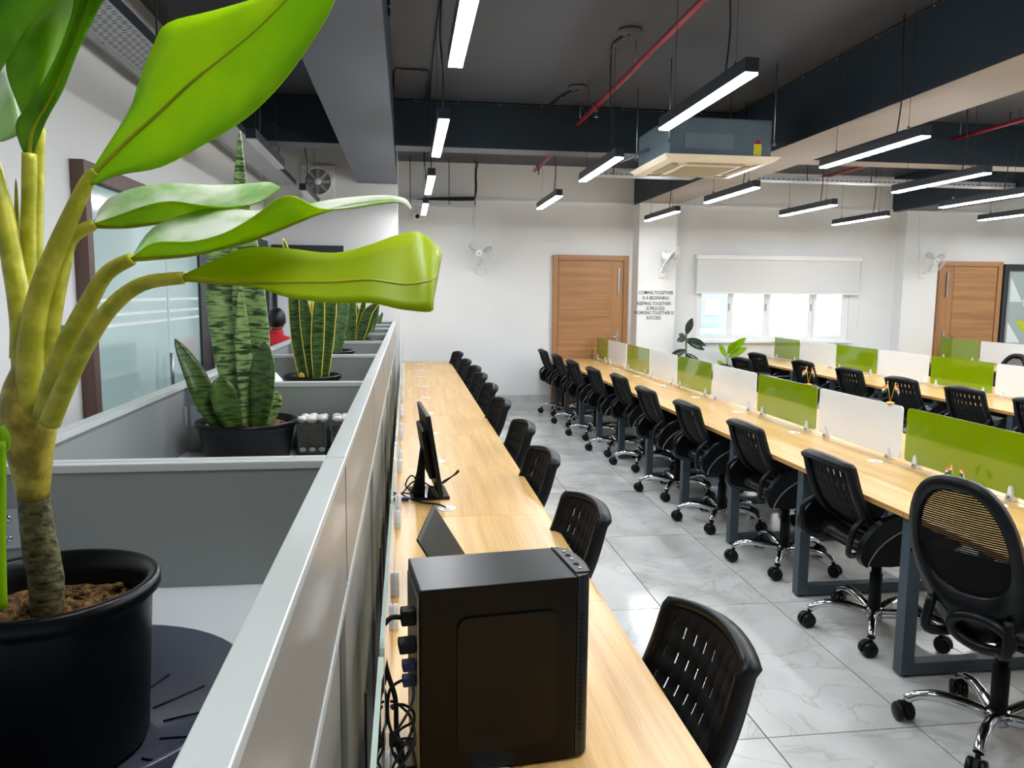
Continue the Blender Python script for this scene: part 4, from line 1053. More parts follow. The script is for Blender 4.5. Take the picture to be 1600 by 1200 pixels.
def fire_pipe(x, y0, y1, z, heads, label):
    t = thing('sprinkler_pipe', label, 'pipe', (x, y0, z))
    MB().tube([(x, y0, z), (x, y1, z)], .021, 12).build('pipe', M_red, t)
    for y in heads:
        MB().tube([(x, y - .035, z), (x, y + .035, z)], .031, 12).build('coupling', M_red, t)
        h = MB().tube([(x, y, z), (x, y, z - .055)], .014, 10).build('drop', M_red, t)
        MB().lathe([(0, z - .10), (.020, z - .098), (.020, z - .094), (.006, z - .09), (.009, z - .06), (.010, z - .055), (0, z - .055)], (x, y, 0), 12).build('sprinkler_head', M_chrome, h)
    y = y0 + .6
    while y < y1:
        MB().tube([(x, y, z + .02), (x, y, ZC - .001)], .004, 6).build('hanger', M_steel, t); y += 1.8
    return t
fire_pipe(1.65, 1.4, 7.50, 3.30, (3.2, 6.76), 'red sprinkler pipe under the ceiling left of the air conditioner')
fire_pipe(1.68, 7.95, 10.2, 3.28, (9.9,), 'short red sprinkler pipe beyond the cross beam, above the first door')
fire_pipe(5.62, 1.4, 7.50, 3.30, (3.2, 6.5), 'red sprinkler pipe at the upper right above the second bench')
fire_pipe(5.62, 7.95, 10.2, 3.28, (10.0,), 'red sprinkler pipe beyond the cross beam, near the window')

def tray(name, label, x0, x1, y0, y1, z, along, slots=False, hang=()):
    t = thing(name, label, 'cable tray', ((x0 + x1) / 2, (y0 + y1) / 2, z))
    MB().box(x0, x1, y0, y1, z, z + .003).build('tray_bed', M_galv, t)
    if along == 'y':
        MB().box(x0 - .002, x0, y0, y1, z, z + .055).build('side_rail', M_lampb, t); MB().box(x1, x1 + .002, y0, y1, z, z + .055).build('side_rail', M_lampb, t)
    else:
        MB().box(x0, x1, y0 - .002, y0, z, z + .055).build('side_rail', M_galv, t); MB().box(x0, x1, y1, y1 + .002, z, z + .055).build('side_rail', M_galv, t)
    if slots:
        mb = MB(); n = 0
        if along == 'y':
            y = y0 + .03; r = 0
            while y < min(y1, 5.2):
                for k in range(5):
                    xx = x0 + .02 + (x1 - x0 - .04) * (k + .25 * (r % 2)) / 4.6
                    mb.box(xx, xx + .022, y, y + .009, z - .0008, z - .0001); n += 1
                y += .032; r += 1
        else:
            x = x0 + .03
            while x < x1: mb.box(x, x + .03, y0 - .0028, y0 - .0021, z + .012, z + .022); x += .06
        o = mb.build('punched_slots', M_cabdark, t); o['kind'] = 'stuff'
    for p in hang: MB().tube([(p[0], p[1], z + .003), (p[0], p[1], ZC - .001)], .005, 6).build('hanger_rod', M_wire, t)
    return t
tray('cable_tray', 'perforated cable tray hung along the left wall near the ceiling', -1.50, -1.26, 1.5, 9.40, 2.90, 'y', True, [(-1.51, y) for y in (2.4, 4.3, 6.2, 8.1)] + [(-1.25, y) for y in (2.4, 4.3, 6.2, 8.1)])
tray('cable_tray', 'long pale slotted cable tray crossing the room before the window wall', 2.05, 7.28, 8.56, 8.74, 2.995, 'x', True, [(x, 8.55) for x in (2.3, 2.9, 4.6, 5.4, 6.8)] )
tray('cable_tray', 'short pale slotted cable tray right of the third beam', 7.92, 10.2, 8.58, 8.76, 2.97, 'x', True, [(x, 8.57) for x in (8.2, 9.4)])
wt = tray('cable_tray', 'short dark hung cable tray at the corner above the long left desk', .02, .95, 10.62, 10.86, 2.86, 'x', False, [(.06, 10.61), (.58, 10.61), (.93, 10.61)])
MB().tube(cr([(.05, 10.7, 2.89), (.35, 10.68, 2.93), (.6, 10.72, 2.95), (.93, 10.7, 2.96)], 5), .028, 8).build('cable_bundle', M_wire, wt)
MB().tube(cr([(.93, 10.7, 2.96), (.96, 10.75, 3.1), (.96, 10.8, 3.3), (.98, 10.8, ZC - .01)], 5), .012, 6).build('riser_cable', M_wire, wt)

def conduit(label, P, r=.010, clips=()):
    t = thing('ceiling_conduit', label, 'conduit', P[0])
    MB().tube(cr(P, 6), r, 8).build('pipe', M_wire, t)
    for c in clips: MB().ball(c, .0075, 6).build('saddle_clip', M_steel, t)
    return t
zc = ZC - .011
conduit('black conduit loop on the ceiling nearest the long beam', [(-.085, 4.6, zc - .25), (-.085, 4.75, zc - .03), (-.02, 4.85, zc), (.10, 4.85, zc), (.17, 4.85, zc), (.22, 4.95, zc), (.22, 5.4, zc), (.22, 6.5, zc), (.22, 7.5, zc)], .008, [(-.085, 4.6, zc - .2), (.0, 4.85, zc - .008), (.16, 4.85, zc - .008)])
conduit('second black conduit loop on the ceiling, before the cross beam', [(-.085, 6.4, zc - .2), (-.085, 6.5, zc - .03), (-.02, 6.55, zc), (.12, 6.55, zc), (.19, 6.6, zc), (.2, 7.0, zc), (.2, 7.5, zc)], .008, [(.0, 6.55, zc - .008), (.1, 6.55, zc - .008)])
conduit('black conduit clipped along the top of the cross beam', [(-.08, 7.54, zc - .002), (1.0, 7.54, zc - .002), (2.0, 7.54, zc - .002), (3.25, 7.54, zc - .002)], .007, [(x, 7.53, zc - .006) for x in (.1, .5, .9, 1.3, 1.7, 2.1, 2.5, 2.9)])
conduit('black conduit clipped along the top of the second long beam', [(3.262, 3.2, zc - .002), (3.262, 4.5, zc - .002), (3.262, 6.0, zc - .002), (3.262, 7.5, zc - .002)], .007, [(3.255, y, zc - .006) for y in (3.4, 4.0, 4.6, 5.2, 5.7, 6.2, 6.7)])
def rose(x, y, label, pts):
    t = thing('ceiling_rose', label, 'junction box', (x, y, ZC - .03))
    MB().lathe([(0, ZC - .022), (.075, ZC - .022), (.085, ZC - .012), (.085, ZC - .001), (0, ZC - .001)], (x, y, 0), 20).build('cover', M_ceil, t)
    MB().tube(cr(pts, 4), .010, 8).build('conduit_stub', M_wire, t)
    for p in pts[1:-1]: MB().ball((p[0], p[1], p[2] - .008), .008, 6).build('saddle_clip', M_steel, t)
rose(1.54, 5.38, 'round ceiling junction cover with a conduit tail, nearest', [(1.54, 5.40, zc - .01), (1.53, 5.5, zc), (1.50, 5.65, zc), (1.54, 5.87, zc)])
rose(1.50, 6.85, 'small round ceiling junction cover by the cross beam', [(1.50, 6.88, zc - .01), (1.47, 7.0, zc), (1.42, 7.2, zc), (1.38, 7.5, zc)])
t = thing('smoke_detector', 'small round white detector on the ceiling beyond the cross beam', 'detector', (4.1, 9.1, ZC - .04))
MB().lathe([(0, ZC - .045), (.035, ZC - .045), (.055, ZC - .03), (.06, ZC - .001), (0, ZC - .001)], (4.5, 9.0, 0), 18).build('housing', M_clip, t)

# wall fans ------------------------------------------------------------------
def wall_fan(x, z, ywall, pan, tilt, label):
    t = thing('wall_fan', label, 'fan', (x, ywall, z), 0, 'white oscillating wall fans')
    B = M_trimw
    MB().box(x - .045, x + .045, ywall - .03, ywall - .001, z - .30, z - .16, bev=.01).build('wall_plate', B, t)
    MB().tube(cr([(x, ywall - .03, z - .22), (x, ywall - .09, z - .20), (x, ywall - .12, z - .10), (x, ywall - .13, z)], 4), .018, 10).build('bracket_arm', B, t)
    Mx = Matrix.Translation((x, ywall - .14, z)) @ Matrix.Rotation(pan, 4, 'Z') @ Matrix.Rotation(tilt, 4, 'X')
    mo = MB().lathe([(0, .06), (.045, .055), (.062, .02), (.062, -.05), (.05, -.06), (0, -.06)], n=20, axis='y'); mo.xf(Mx); mo.build('motor', B, t)
    mb = MB(); mbf = MB()
    R0 = .205
    for k in range(36):
        a = 2 * PI * k / 36; c, s = math.cos(a), math.sin(a)
        mb.tube([(.06 * c, -.05, .06 * s), (.14 * c, -.06, .14 * s), (R0 * c, -.105, R0 * s)], .0015, 4, caps=False)
        mbf.tube([(.05 * c, -.165, .05 * s), (.14 * c, -.150, .14 * s), (R0 * c, -.105, R0 * s)], .0015, 4, caps=False)
    ring = [(R0 * math.cos(2 * PI * k / 32), -.105, R0 * math.sin(2 * PI * k / 32)) for k in range(32)]
    mbf.tube(ring, .006, 6, closed=True); mb.tube([(p[0] * .7, -.065, p[2] * .7) for p in ring], .002, 5, closed=True); mbf.tube([(p[0] * .7, -.15, p[2] * .7) for p in ring], .002, 5, closed=True)
    mb.xf(Mx); mbf.xf(Mx); o = mb.build('rear_guard', B, t); o['kind'] = 'stuff'; o = mbf.build('front_guard', B, t); o['kind'] = 'stuff'
    bd = MB().lathe([(0, -.172), (.045, -.170), (.052, -.163), (0, -.160)], n=20, axis='y'); bd.xf(Mx); bd.build('badge', B, t)
    lg = MB().box(-.02, .02, -.1735, -.172, -.005, .005); lg.xf(Matrix.Translation((0, 0, 0))); lg.xf(Mx @ Matrix.Rotation(.6, 4, 'Y')); lg.build('badge_mark', M_dkframe, t)
    for k in range(3):
        V = []; F = []
        for i in range(7):
            r = .035 + .15 * i / 6; wd = .5 * (.35 + .65 * math.sin(PI * min(1, (i + 1) / 6.5)))
            for s_ in (-1, 1):
                a = 2 * PI * k / 3 + .4 + s_ * wd * .75
                V.append((r * math.cos(a), -.105 + s_ * .014, r * math.sin(a)))
        for i in range(6): F.append((2 * i, 2 * i + 1, 2 * i + 3, 2 * i + 2))
        mb = MB().add(V, F, 0, True); mb.xf(Mx); o = mb.build('blade', mat('grey_translucent_blade', (196, 202, 204), .2, var=.03), t); q = o.modifiers.new('thickness', 'SOLIDIFY'); q.thickness = .003
    MB().tube(cr([(x - .02, ywall - .012, z - .16), (x - .06, ywall - .006, z + .15), (x - .09, ywall - .006, z + .4), (x - .1, ywall - .004, z + .72)], 5), .004, 6).build('power_cord', M_trimw, t)
    return t
wall_fan(1.04, 2.24, YF, -.25, .1, 'white wall fan on the blank wall left of the first oak door')
wall_fan(3.62, 2.22, YF - .30, .95, .55, 'white wall fan turned sideways on the pillar above the lettering')
wall_fan(7.72, 2.26, YF - .22, .1, .35, 'white wall fan on the pillar left of the second oak door')

# exhaust fan on the end wall
ex = thing('exhaust_fan', 'square white exhaust fan high on the left end wall', 'fan', (-1.02, YE, 2.96))
MB().box(-1.21, -.83, YE - .05, YE - .001, 2.77, 3.15, bev=.012).build('housing', M_trimw, ex)
MB().lathe([(.165, -.002), (.165, -.02), (.15, -.02), (.15, -.002)], (-1.02, YE - .05, 2.96), 28, axis='y').build('ring', M_trimw, ex)
MB().lathe([(0, -.004), (.15, -.004)], (-1.02, YE - .0505, 2.96), 28, axis='y').build('shutter', mat('grey_fan_recess', (120, 122, 120), .6), ex)
MB().lathe([(0, -.03), (.035, -.028), (.04, -.008), (.04, -.005)], (-1.02, YE - .05, 2.96), 20, axis='y').build('hub', M_trimw, ex)
for k in range(8):
    a = 2 * PI * k / 8; c, s = math.cos(a), math.sin(a)
    mb = MB().box(.04, .145, -.014, -.011, -.018, .018); mb.xf(Matrix.Translation((-1.02, YE - .052, 2.96)) @ Matrix.Rotation(a, 4, 'Y') @ Matrix.Rotation(.35, 4, 'X'))
    mb.build('blade', mat('grey_fan_blade', (160, 162, 160), .4), ex)
cc = thing('security_camera', 'small white dome camera near the corner above the left desk', 'camera', (.12, YF - .1, 2.72))
MB().box(.09, .15, YF - .03, YF - .001, 2.72, 2.80, bev=.006).build('bracket', M_trimw, cc)
MB().ball((.14, YF - .07, 2.735), .055, 14).build('dome', M_trimw, cc)
MB().ball((.155, YF - .105, 2.725), .032, 12).build('lens', M_screen, cc)

# lettering on the pillar ------------------------------------------------------
q = thing('wall_lettering', 'black motto in capital letters on the white pillar', 'lettering', (3.53, YF - .30, 1.6))
def txt(s, x, z, size, name='text_line'):
    cu = bpy.data.curves.new(name, 'FONT'); cu.body = s; cu.size = size; cu.align_x = 'CENTER'; cu.extrude = .001; cu.offset = .0006; cu.space_character = 1.0; cu.resolution_u = 2
    tmp = bpy.data.objects.new('tmp', cu); col.objects.link(tmp)
    dg = bpy.context.evaluated_depsgraph_get(); me = bpy.data.meshes.new_from_object(tmp.evaluated_get(dg))
    bpy.data.objects.remove(tmp)
    me.materials.clear(); me.materials.append(M_ink)
    o = bpy.data.objects.new(name, me); col.objects.link(o); o.parent = q
    o.rotation_euler = (PI / 2, 0, 0); o.location = Vector((x, YF - .3025, z)) - q.location
    return o
yy = YF - .30
for s_, z_, sz in (('COMING TOGETHER', 1.685, .068), ('IS A BEGINNING', 1.610, .068), ('KEEPING TOGETHER', 1.530, .068), ('IS PROCESS', 1.460, .068), ('WORKING TOGETHER IS', 1.398, .066), ('SUCCESS', 1.325, .068)):
    o = txt(s_, 3.53 + (-.012 if s_.startswith(('KEEP', 'WORK', 'SUCC')) else .012), z_, sz); o.scale = (.80, 1.0, 1)

# ------------------------------------------------------------------ things on the desks
def flags(loc, rot, label, s=1.0):
    t = thing('desk_flag_stand', label, 'flag', loc, rot, 'crossed desk flags')
    MB().lathe([(0, 0), (.020 * s, 0), (.018 * s, .006 * s), (.005 * s, .010 * s), (0, .010 * s)], n=14).build('base', M_brass, t, False)
    for sd in (-1, 1):
        p0 = Vector((0, 0, .006 * s)); p1 = Vector((0, sd * .028 * s, .105 * s))
        MB().tube([p0, p1], .0018 * s, 6).build('pole', M_brass, t, False)
        MB().ball(p1, .004 * s, 8).build('finial', M_brass, t, False)
        for k, m_ in enumerate((M_saffron, M_flagw, M_flagg)):
            V = []; F = []
            for i in range(6):
                f = i / 5; wob = .004 * s * math.sin(f * 5)
                for e in (0, 1):
                    h = .036 * s * (1 - (k + e) / 3.0) - .030 * s * f * .75
                    top = p1 + (p0 - p1) * .06
                    V.append((wob, top.y + sd * (.034 * s * f), top.z + h - .036 * s))
            for i in range(5): F.append((2 * i, 2 * i + 1, 2 * i + 3, 2 * i + 2))
            o = MB().add(V, F, 0, True).build('flag_band', m_, t, False); q_ = o.modifiers.new('thickness', 'SOLIDIFY'); q_.thickness = .0006
            if k == 1: MB().lathe([(0, -.0012), (.004 * s, -.0012), (.004 * s, .0012), (0, .0012)], (.002 * s, (p1 + (p0 - p1) * .06).y + sd * .017 * s, (p1 + (p0 - p1) * .06).z - .036 * s + .018 * s - .0113 * s), 10, axis='x').build('wheel_emblem', M_navy, o, False)
    return t
flags((2.66, 3.36, DZ), .1, 'small crossed orange white green flags standing on the first bench desktop', 1.0)
flags((2.74, 4.02, DZ + .3155), .1, 'small crossed flags standing on top of the near white screen', 1.15)
flags((2.74, 4.93, DZ + .3155), .1, 'small crossed flags standing on top of the second green screen', 1.15)

# computer tower
TW = thing('computer_tower', 'black computer tower standing on the left desk, vents on its side', 'computer', (.02, 1.36, DZ + .001), math.radians(6.5))
w_, d_, h_ = .34, .18, .375
MB().box(0, w_ - .035, 0, d_, .008, h_, bev=.003).build('case', mat('black_powder_coat', (8, 8, 9), .33, spec=.25, var=.15, scale=60), TW, False)
fp = MB(); pr = cr([(w_ - .034, 0, 0), (w_ - .004, .02, 0), (w_ + .006, d_ / 2, 0), (w_ - .004, d_ - .02, 0), (w_ - .034, d_, 0)], 4)
fp.prism([(p.x, p.y) for p in pr], .006, h_ + .001, 'z').build('front_panel', M_black, TW, False)
sp = MB().prism(rrect(.07, .265, .05, .315, .02), -.006, .0005, 'y').build('side_panel_bulge', mat('black_satin_panel', (9, 9, 10), .30, spec=.3, var=.1), TW, False)
vg = MB()
for i in range(20):
    for j in range(17):
        if (i + j) % 2 == 0: vg.box(.085 + i * .0050, .0885 + i * .0050, -.0068, -.0060, .075 + j * .0062, .0795 + j * .0062)
o = vg.build('vent_holes', mat('vent_black', (3, 3, 3), .9), sp, False); o['kind'] = 'stuff'
for k in range(26):
    MB().box(w_ - .033, w_ - .020, .0018 + .0, .006, .06 + k * .0095, .064 + k * .0095).build('front_vent_slot', MATS['vent_black'], TW, False) if k % 1 == 0 else None
MB().box(w_ - .032, w_ - .003, .02, d_ - .02, h_ + .0011, h_ + .003).build('port_panel', mat('dark_port_panel', (42, 42, 44), .4), TW, False)
for k, (yy_, s_) in enumerate(((.04, .006), (.062, .009), (.092, .006), (.115, .009), (.14, .007))):
    MB().lathe([(0, h_ + .0031), (s_ * .7, h_ + .0031), (s_ * .7, h_ + .0042), (0, h_ + .0042)], (w_ - .017, yy_, 0), 10).build('port', MATS['vent_black'] if k % 2 else M_steel, TW, False)
MB().box(-.003, -.0002, .012, d_ - .012, .02, h_ - .02).build('rear_plate', M_steel, TW, False)
for (x0, z0) in ((.03, .004), (.27, .004)): MB().box(x0, x0 + .03, .02, d_ - .02, 0, .008).build('foot', M_blackm, TW, False)
MB().box(-.030, -.0032, .03, .06, .295, .325, bev=.004).build('power_plug', M_blackm, TW, False)
MB().box(-.028, -.0032, .03, .055, .205, .222, bev=.003).build('video_plug', M_blue, TW, False)
MB().box(-.028, -.0032, .03, .055, .175, .192, bev=.003).build('video_plug', M_blue, TW, False)
MB().box(-.035, -.0032, .02, .06, .245, .265, bev=.004).build('audio_plug', M_blackm, TW, False)

def cable(label, P, r=.003, m_=None, n=5):
    return one(MB().tube(cr(P, n), r, 7), 'computer_cable', m_ or M_blackm, label, 'cable', 'black cables behind the computer tower', loc=tuple(P[0]))
cable('thick black power cable arching out of the tower back', [(-.012, 1.40, 1.055), (-.035, 1.39, 1.058), (-.050, 1.385, 1.03), (-.042, 1.39, .96), (-.026, 1.39, .90), (-.024, 1.38, .84), (-.014, 1.37, .80), (-.02, 1.36, .753)], .0048)
cable('thin black cable with a ferrite bead behind the tower', [(-.014, 1.40, .93), (-.036, 1.385, .92), (-.040, 1.38, .87), (-.030, 1.375, .83), (-.014, 1.36, .79), (.004, 1.34, .765), (-.025, 1.30, .751)], .003)
one(MB().lathe([(0, -.012), (.008, -.012), (.008, .012), (0, .012)], (-.030, 1.374, .828), 10), 'ferrite_bead', M_black, 'black ferrite bead on the cable behind the tower', 'cable part', loc=(-.03, 1.374, .828))
for k in range(5):
    P = []
    a0 = random.uniform(0, 6)
    for i in range(9):
        a = a0 + i * 1.15
        P.append((-.012 + .022 * math.cos(a), 1.345 + .05 * math.sin(a * .7 + k), .752 + .004 * k + (.10 + .02 * k) * (i / 8) + .004 * math.sin(a)))
    cable(['tangled black cable lowest in the bundle', 'tangled black cable looping near the desktop', 'tangled black cable in the middle of the bundle', 'tangled black cable winding up the tower back', 'topmost loop of the tangled black cables'][k], P, .0026)

# monitor seen edge on
mo = thing('computer_monitor', 'black monitor standing edge-on to the viewer on the left desk', 'monitor', (.095, 3.47, DZ + .001), math.radians(4))
MB().box(-.085, .085, -.11, .11, 0, .012, bev=.004).build('base', mat('glossy_black_base', (14, 14, 16), .08, var=.1), mo, False)
MB().prism([(-.075, .012), (-.02, .012), (-.018, .20), (-.035, .22), (-.052, .10)], -.03, .03, 'y').build('neck', M_blackm, mo, False)
tl_ = Matrix.Translation((0, 0, .225)) @ Matrix.Rotation(math.radians(-9), 4, 'Y')
mb = MB().box(-.006, .014, -.235, .235, -.19, .175, bev=.004).box(-.030, -.006, -.15, .15, -.12, .10, bev=.01); mb.xf(tl_); mb.build('panel', M_black, mo, False)
mb = MB().box(.0142, .0150, -.222, .222, -.175, .162); mb.xf(tl_); mb.build('display', M_screen, mo, False)
cable('black cable draped over the monitor base', [(-.02, 3.42, .77), (.02, 3.40, .82), (.06, 3.38, .83), (.10, 3.40, .80), (.13, 3.38, .80), (.20, 3.38, .85), (.225, 3.40, .87), (.22, 3.42, .85), (.14, 3.43, .80), (.12, 3.40, .765)], .0035)
cable('black cable running from the monitor to the desk grommet', [(-.03, 3.44, .758), (.01, 3.36, .756), (.07, 3.30, .752), (.13, 3.27, .752), (.16, 3.22, .752)], .0035)
cable('black cable loop on the left of the monitor neck', [(.06, 3.46, .78), (.02, 3.45, .84), (-.01, 3.43, .80), (.02, 3.42, .765), (-.03, 3.43, .765)], .0035)
MBp = MB().box(-.028, .004, 3.355, 3.38, .7465, .762, bev=.003)
one(MBp, 'video_connector', M_blue, 'small blue video connector lying beside the monitor base', 'connector', loc=(-.012, 3.367, .7465))

# laptop behind the tower
lp_ = thing('laptop', 'open dark laptop between the tower and the monitor', 'laptop', (.165, 2.37, DZ + .001), math.radians(-9))
MB().box(0, .23, -.19, .19, 0, .014, bev=.004).build('base', M_olive, lp_, False)
MB().box(.02, .13, -.14, .14, .0142, .0155).build('keyboard', M_blackm, lp_, False)
MB().box(.145, .215, -.05, .05, .0142, .0148).build('touchpad', M_steel, lp_, False)
ml = Matrix.Translation((.003, 0, .016)) @ Matrix.Rotation(math.radians(-32), 4, 'Y')
mb = MB().box(-.004, .003, -.19, .19, 0, .215, bev=.002); mb.xf(ml); li = mb.build('lid', M_olive, lp_, False)
mb = MB().box(.0031, .0037, -.178, .178, .014, .203); mb.xf(ml); mb.build('display', M_screen, li, False)

# bins and bags under the first bench
def bin_(x, y, label, m_=M_blue):
    t = thing('waste_bin', label, 'bin', (x, y, 0), 0, 'dark blue bins under the first bench')
    MB().lathe([(0, .001), (.11, .001), (.14, .30), (.146, .30), (.146, .312), (.134, .312), (.106, .012), (0, .012)], (x, y, 0), 24).build('bucket', m_, t)
    MB().lathe([(.147, .29), (.150, .295), (.150, .31), (.147, .312)], (x, y, 0), 24).build('rim', M_blackm, t)
bin_(2.72, 7.12, 'dark blue waste bin under the first bench, nearer one'); bin_(2.72, 7.71, 'blue waste bin under the first bench near the door', mat('bright_blue_plastic', (34, 66, 150), .4))

# rubber plant and leafy plant by the window wall
def bush(c, z0, label, leaves, m_, name, trunk=True):
    t = thing(name, label, 'plant', (c[0], c[1], 0))
    pot_m = M_pot if name != 'potted_peace_lily' else M_clip
    MB().lathe([(0, .001), (.13, .001), (.16, .30), (.168, .30), (.168, .32), (.15, .32), (.148, .28), (0, .28)], (c[0], c[1], 0), 24).build('pot', pot_m, t)
    MB().lathe([(0, .283), (.147, .281)], (c[0], c[1], 0), 20).build('soil', M_soil, t)
    if trunk: MB().tube(cr([(c[0], c[1], .28), (c[0] + .01, c[1], z0 * .6), (c[0], c[1], z0)], 5), .012, 8).build('stem', M_trunk, t)
    for (bx, bz, tx, tz, wd, dep) in leaves:
        b_ = Vector((c[0] + bx, c[1], bz)); e_ = Vector((c[0] + tx, c[1] + dep, tz)); d_ = e_ - b_
        sd = d_.cross(Vector((.35, -1, .3))).normalized(); st = []
        for i in range(7):
            f = i / 6; p = b_ + d_ * f + Vector((0, 0, -.10 * d_.length * (f - .5) ** 2)); w2 = wd * math.sin(PI * min(.999, .06 + .94 * f)) ** .8 + .0008
            st.append((p - sd * w2 + Vector((0, -.01, 0)), p, p + sd * w2 + Vector((0, -.01, 0))))
        mb, B = leaf_surface(st, None, n=2, cross=2, th=.0015); lf = mb.build('leaf', (m_, m_), t)
        MB().tube([Vector((c[0], c[1], max(.29, min(bz, z0) - .10))), b_], .004, 6).build('leaf_stalk', m_, lf)
M_rub = leaf_mat('dark_rubber_leaf', (42, 58, 44), (26, 38, 30), .18, transl=.0)
bush((3.96, 10.55), 1.12, 'dark rubber plant with one upright oval leaf below the window side', [(.0, 1.13, .08, 1.36, .062, .0), (.0, 1.08, -.16, 1.03, .045, -.05), (.02, 1.06, .26, .97, .055, -.1), (.02, 1.02, .30, .90, .05, .05), (-.02, 1.10, -.12, 1.12, .03, 0), (0, .9, -.25, .8, .05, 0), (0, .85, .2, .7, .05, -.1)], M_rub, 'potted_rubber_plant')
bush((4.62, 10.62), .7, 'yellow-green leafy plant peeping over the farthest desk below the window', [(.0, .85, .25, 1.08, .06, -.05), (.0, .88, .10, 1.02, .05, -.08), (-.02, .80, -.14, .98, .05, 0), (.02, .80, .30, .93, .05, 0), (0, .6, -.2, .75, .05, -.1), (0, .6, .2, .7, .05, -.1)], M_lime, 'potted_leafy_plant')

# person --------------------------------------------------------------------------
px, py = -1.30, 7.74
pc = chair(px, py + .03, 90, 'black office chair carrying the person in the red jacket', 'chair in the left corridor')
pp = thing('person', 'person with short black hair in a red and dark grey jacket, seated, seen from behind', 'person', (px, py, 0))
def skin(name, verts, edges, radii, m_, parent, root=0, sub=2):
    me = bpy.data.meshes.new(name); me.from_pydata([Vector(v) - parent.location for v in verts], edges, [])
    me.materials.append(m_); o = bpy.data.objects.new(name, me); col.objects.link(o); o.parent = parent
    md = o.modifiers.new('skin', 'SKIN'); md.use_smooth_shade = True
    for i, r in enumerate(radii):
        sv = me.skin_vertices[0].data[i]; sv.radius = r if isinstance(r, tuple) else (r, r); sv.use_root = (i == root)
    s_ = o.modifiers.new('sub', 'SUBSURF'); s_.levels = sub; s_.render_levels = sub
    for p in me.polygons: p.use_smooth = True
    return o
X0, Y0_ = px, py
UP = .07
Vb = [(X0, Y0_, .62), (X0, Y0_ + .02, .78), (X0 + .01, Y0_ + .06, .95), (X0 + .02, Y0_ + .10, 1.09), (X0 + .02, Y0_ + .13, 1.17), (X0 + .02, Y0_ + .15, 1.22),
      (X0 + .18, Y0_ + .12, 1.08), (X0 + .24, Y0_ + .16, .86), (X0 + .16, Y0_ + .38, .80), (X0 + .13, Y0_ + .45, .80),
      (X0 - .15, Y0_ + .12, 1.08), (X0 - .23, Y0_ + .16, .86), (X0 - .15, Y0_ + .38, .80), (X0 - .12, Y0_ + .45, .80),
      (X0 + .10, Y0_ + .02, .61), (X0 + .12, Y0_ + .42, .58), (X0 + .12, Y0_ + .46, .12), (X0 + .12, Y0_ + .58, .05),
      (X0 - .10, Y0_ + .02, .61), (X0 - .12, Y0_ + .42, .58), (X0 - .12, Y0_ + .46, .12), (X0 - .12, Y0_ + .58, .05)]
Eb = [(0, 1), (1, 2), (2, 3), (3, 4), (4, 5), (3, 6), (6, 7), (7, 8), (8, 9), (3, 10), (10, 11), (11, 12), (12, 13), (0, 14), (14, 15), (15, 16), (16, 17), (0, 18), (18, 19), (19, 20), (20, 21)]
Rb = [(.16, .12), (.15, .11), (.17, .12), (.15, .11), (.065, .065), .055, .075, .058, .042, .035, .075, .058, .042, .035, .09, .07, .05, .04, .09, .07, .05, .04]
Vb = [(x, y, z + (UP if z > .7 and i < 14 else 0)) for i, (x, y, z) in enumerate(Vb)]
skin('jacket_body', Vb, Eb, Rb, M_redj, pp)
hd = MB().ball((X0 + .02, Y0_ + .17, 1.315 + UP), .10, 20, sq=(.80, .95, 1.12)); hd.build('head', M_skin, pp)
hr = MB().ball((X0 + .02, Y0_ + .158, 1.335 + UP), .105, 20, sq=(.86, .98, 1.05)); hr.build('hair', M_hair, pp)
MB().ball((X0 + .02, Y0_ + .272, 1.30 + UP), .016, 8, sq=(.8, 1.1, 1.2)).build('nose', M_skin, pp)
for sd in (-1, 1): MB().ball((X0 + .02 + sd * .082, Y0_ + .18, 1.305 + UP), .022, 8, sq=(.35, .8, 1.2)).build('ear', M_skin, pp)
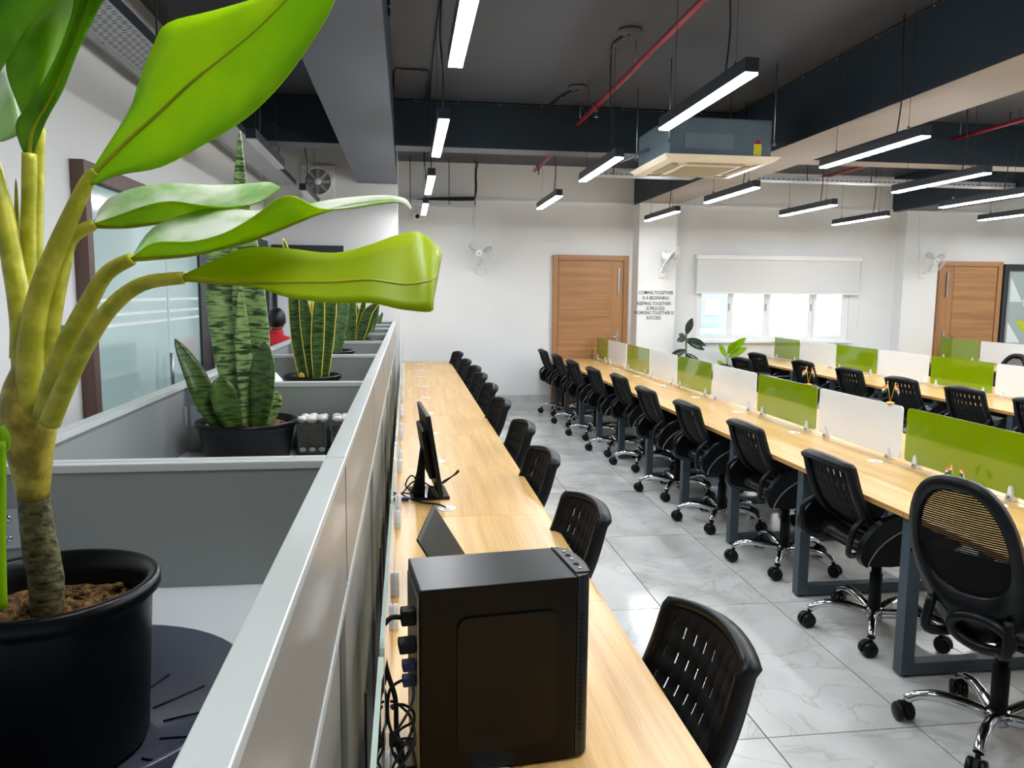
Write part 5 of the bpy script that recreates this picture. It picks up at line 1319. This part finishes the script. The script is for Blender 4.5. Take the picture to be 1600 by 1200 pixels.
for sd in (-1, 1): MB().ball((X0 + .02 + sd * .03, Y0_ + .258, 1.325 + UP), .010, 8).build('eye', M_flagw, pp)
MB().ball((X0 + .02, Y0_ + .262, 1.26 + UP), .02, 8, sq=(1, .35, .3)).build('mouth', mat('lips', (140, 80, 70), .5), pp)
for sd in (-1, 1):
    hx = X0 + sd * .125; hv = [(hx, Y0_ + .46, .80 + UP), (hx, Y0_ + .53, .795 + UP)]; he = [(0, 1)]; hrr = [.028, .030]
    for k in range(4):
        fx = hx + (-.027 + .018 * k); L_ = (.07, .08, .075, .06)[k]; b0 = len(hv)
        hv += [(fx, Y0_ + .545, .795 + UP), (fx, Y0_ + .545 + L_ * .55, .80 + UP), (fx, Y0_ + .545 + L_, .785 + UP)]; he += [(1, b0), (b0, b0 + 1), (b0 + 1, b0 + 2)]; hrr += [.009, .008, .007]
    b0 = len(hv); hv += [(hx - sd * .035, Y0_ + .50, .795 + UP), (hx - sd * .05, Y0_ + .535, .79 + UP)]; he += [(0, b0), (b0, b0 + 1)]; hrr += [.010, .008]
    skin('hand', hv, he, hrr, M_skin, pp, sub=1)
MB().lathe([(.062, 0), (.070, .02), (.066, .05), (.058, .055)], (X0 + .02, Y0_ + .135, 1.165 + UP), 18).build('collar', M_redj, pp)
gpv = MB().prism([(-.12, .80 + UP), (.02, .78), (.03, 1.0), (-.03, 1.12), (-.13, 1.10)], -.004, .004, 'y'); gpv.xf(Matrix.Translation((X0 - .04, Y0_ - .075, UP)) @ Matrix.Rotation(0, 4, 'X')); gpv.build('grey_back_panel', M_greyj, pp)

# outside the window -------------------------------------------------------------
ob = thing('neighbour_building', 'pale blue building outside the left window pane', 'building', (5.2, 19, -3))
MB().box(3.5, 8.3, 19, 23, -3, 6.0).build('wall', mat('pale_blue_render', (148, 160, 206), .8, var=.03, scale=2), ob)
MB().box(7.6, 8.0, 18.95, 18.999, 1.2, 1.6).build('window', mat('pale_window', (214, 222, 240), .2), ob)
MB().box(7.0, 8.0, 18.6, 18.99, .75, .85).build('ledge', M_alu, ob)
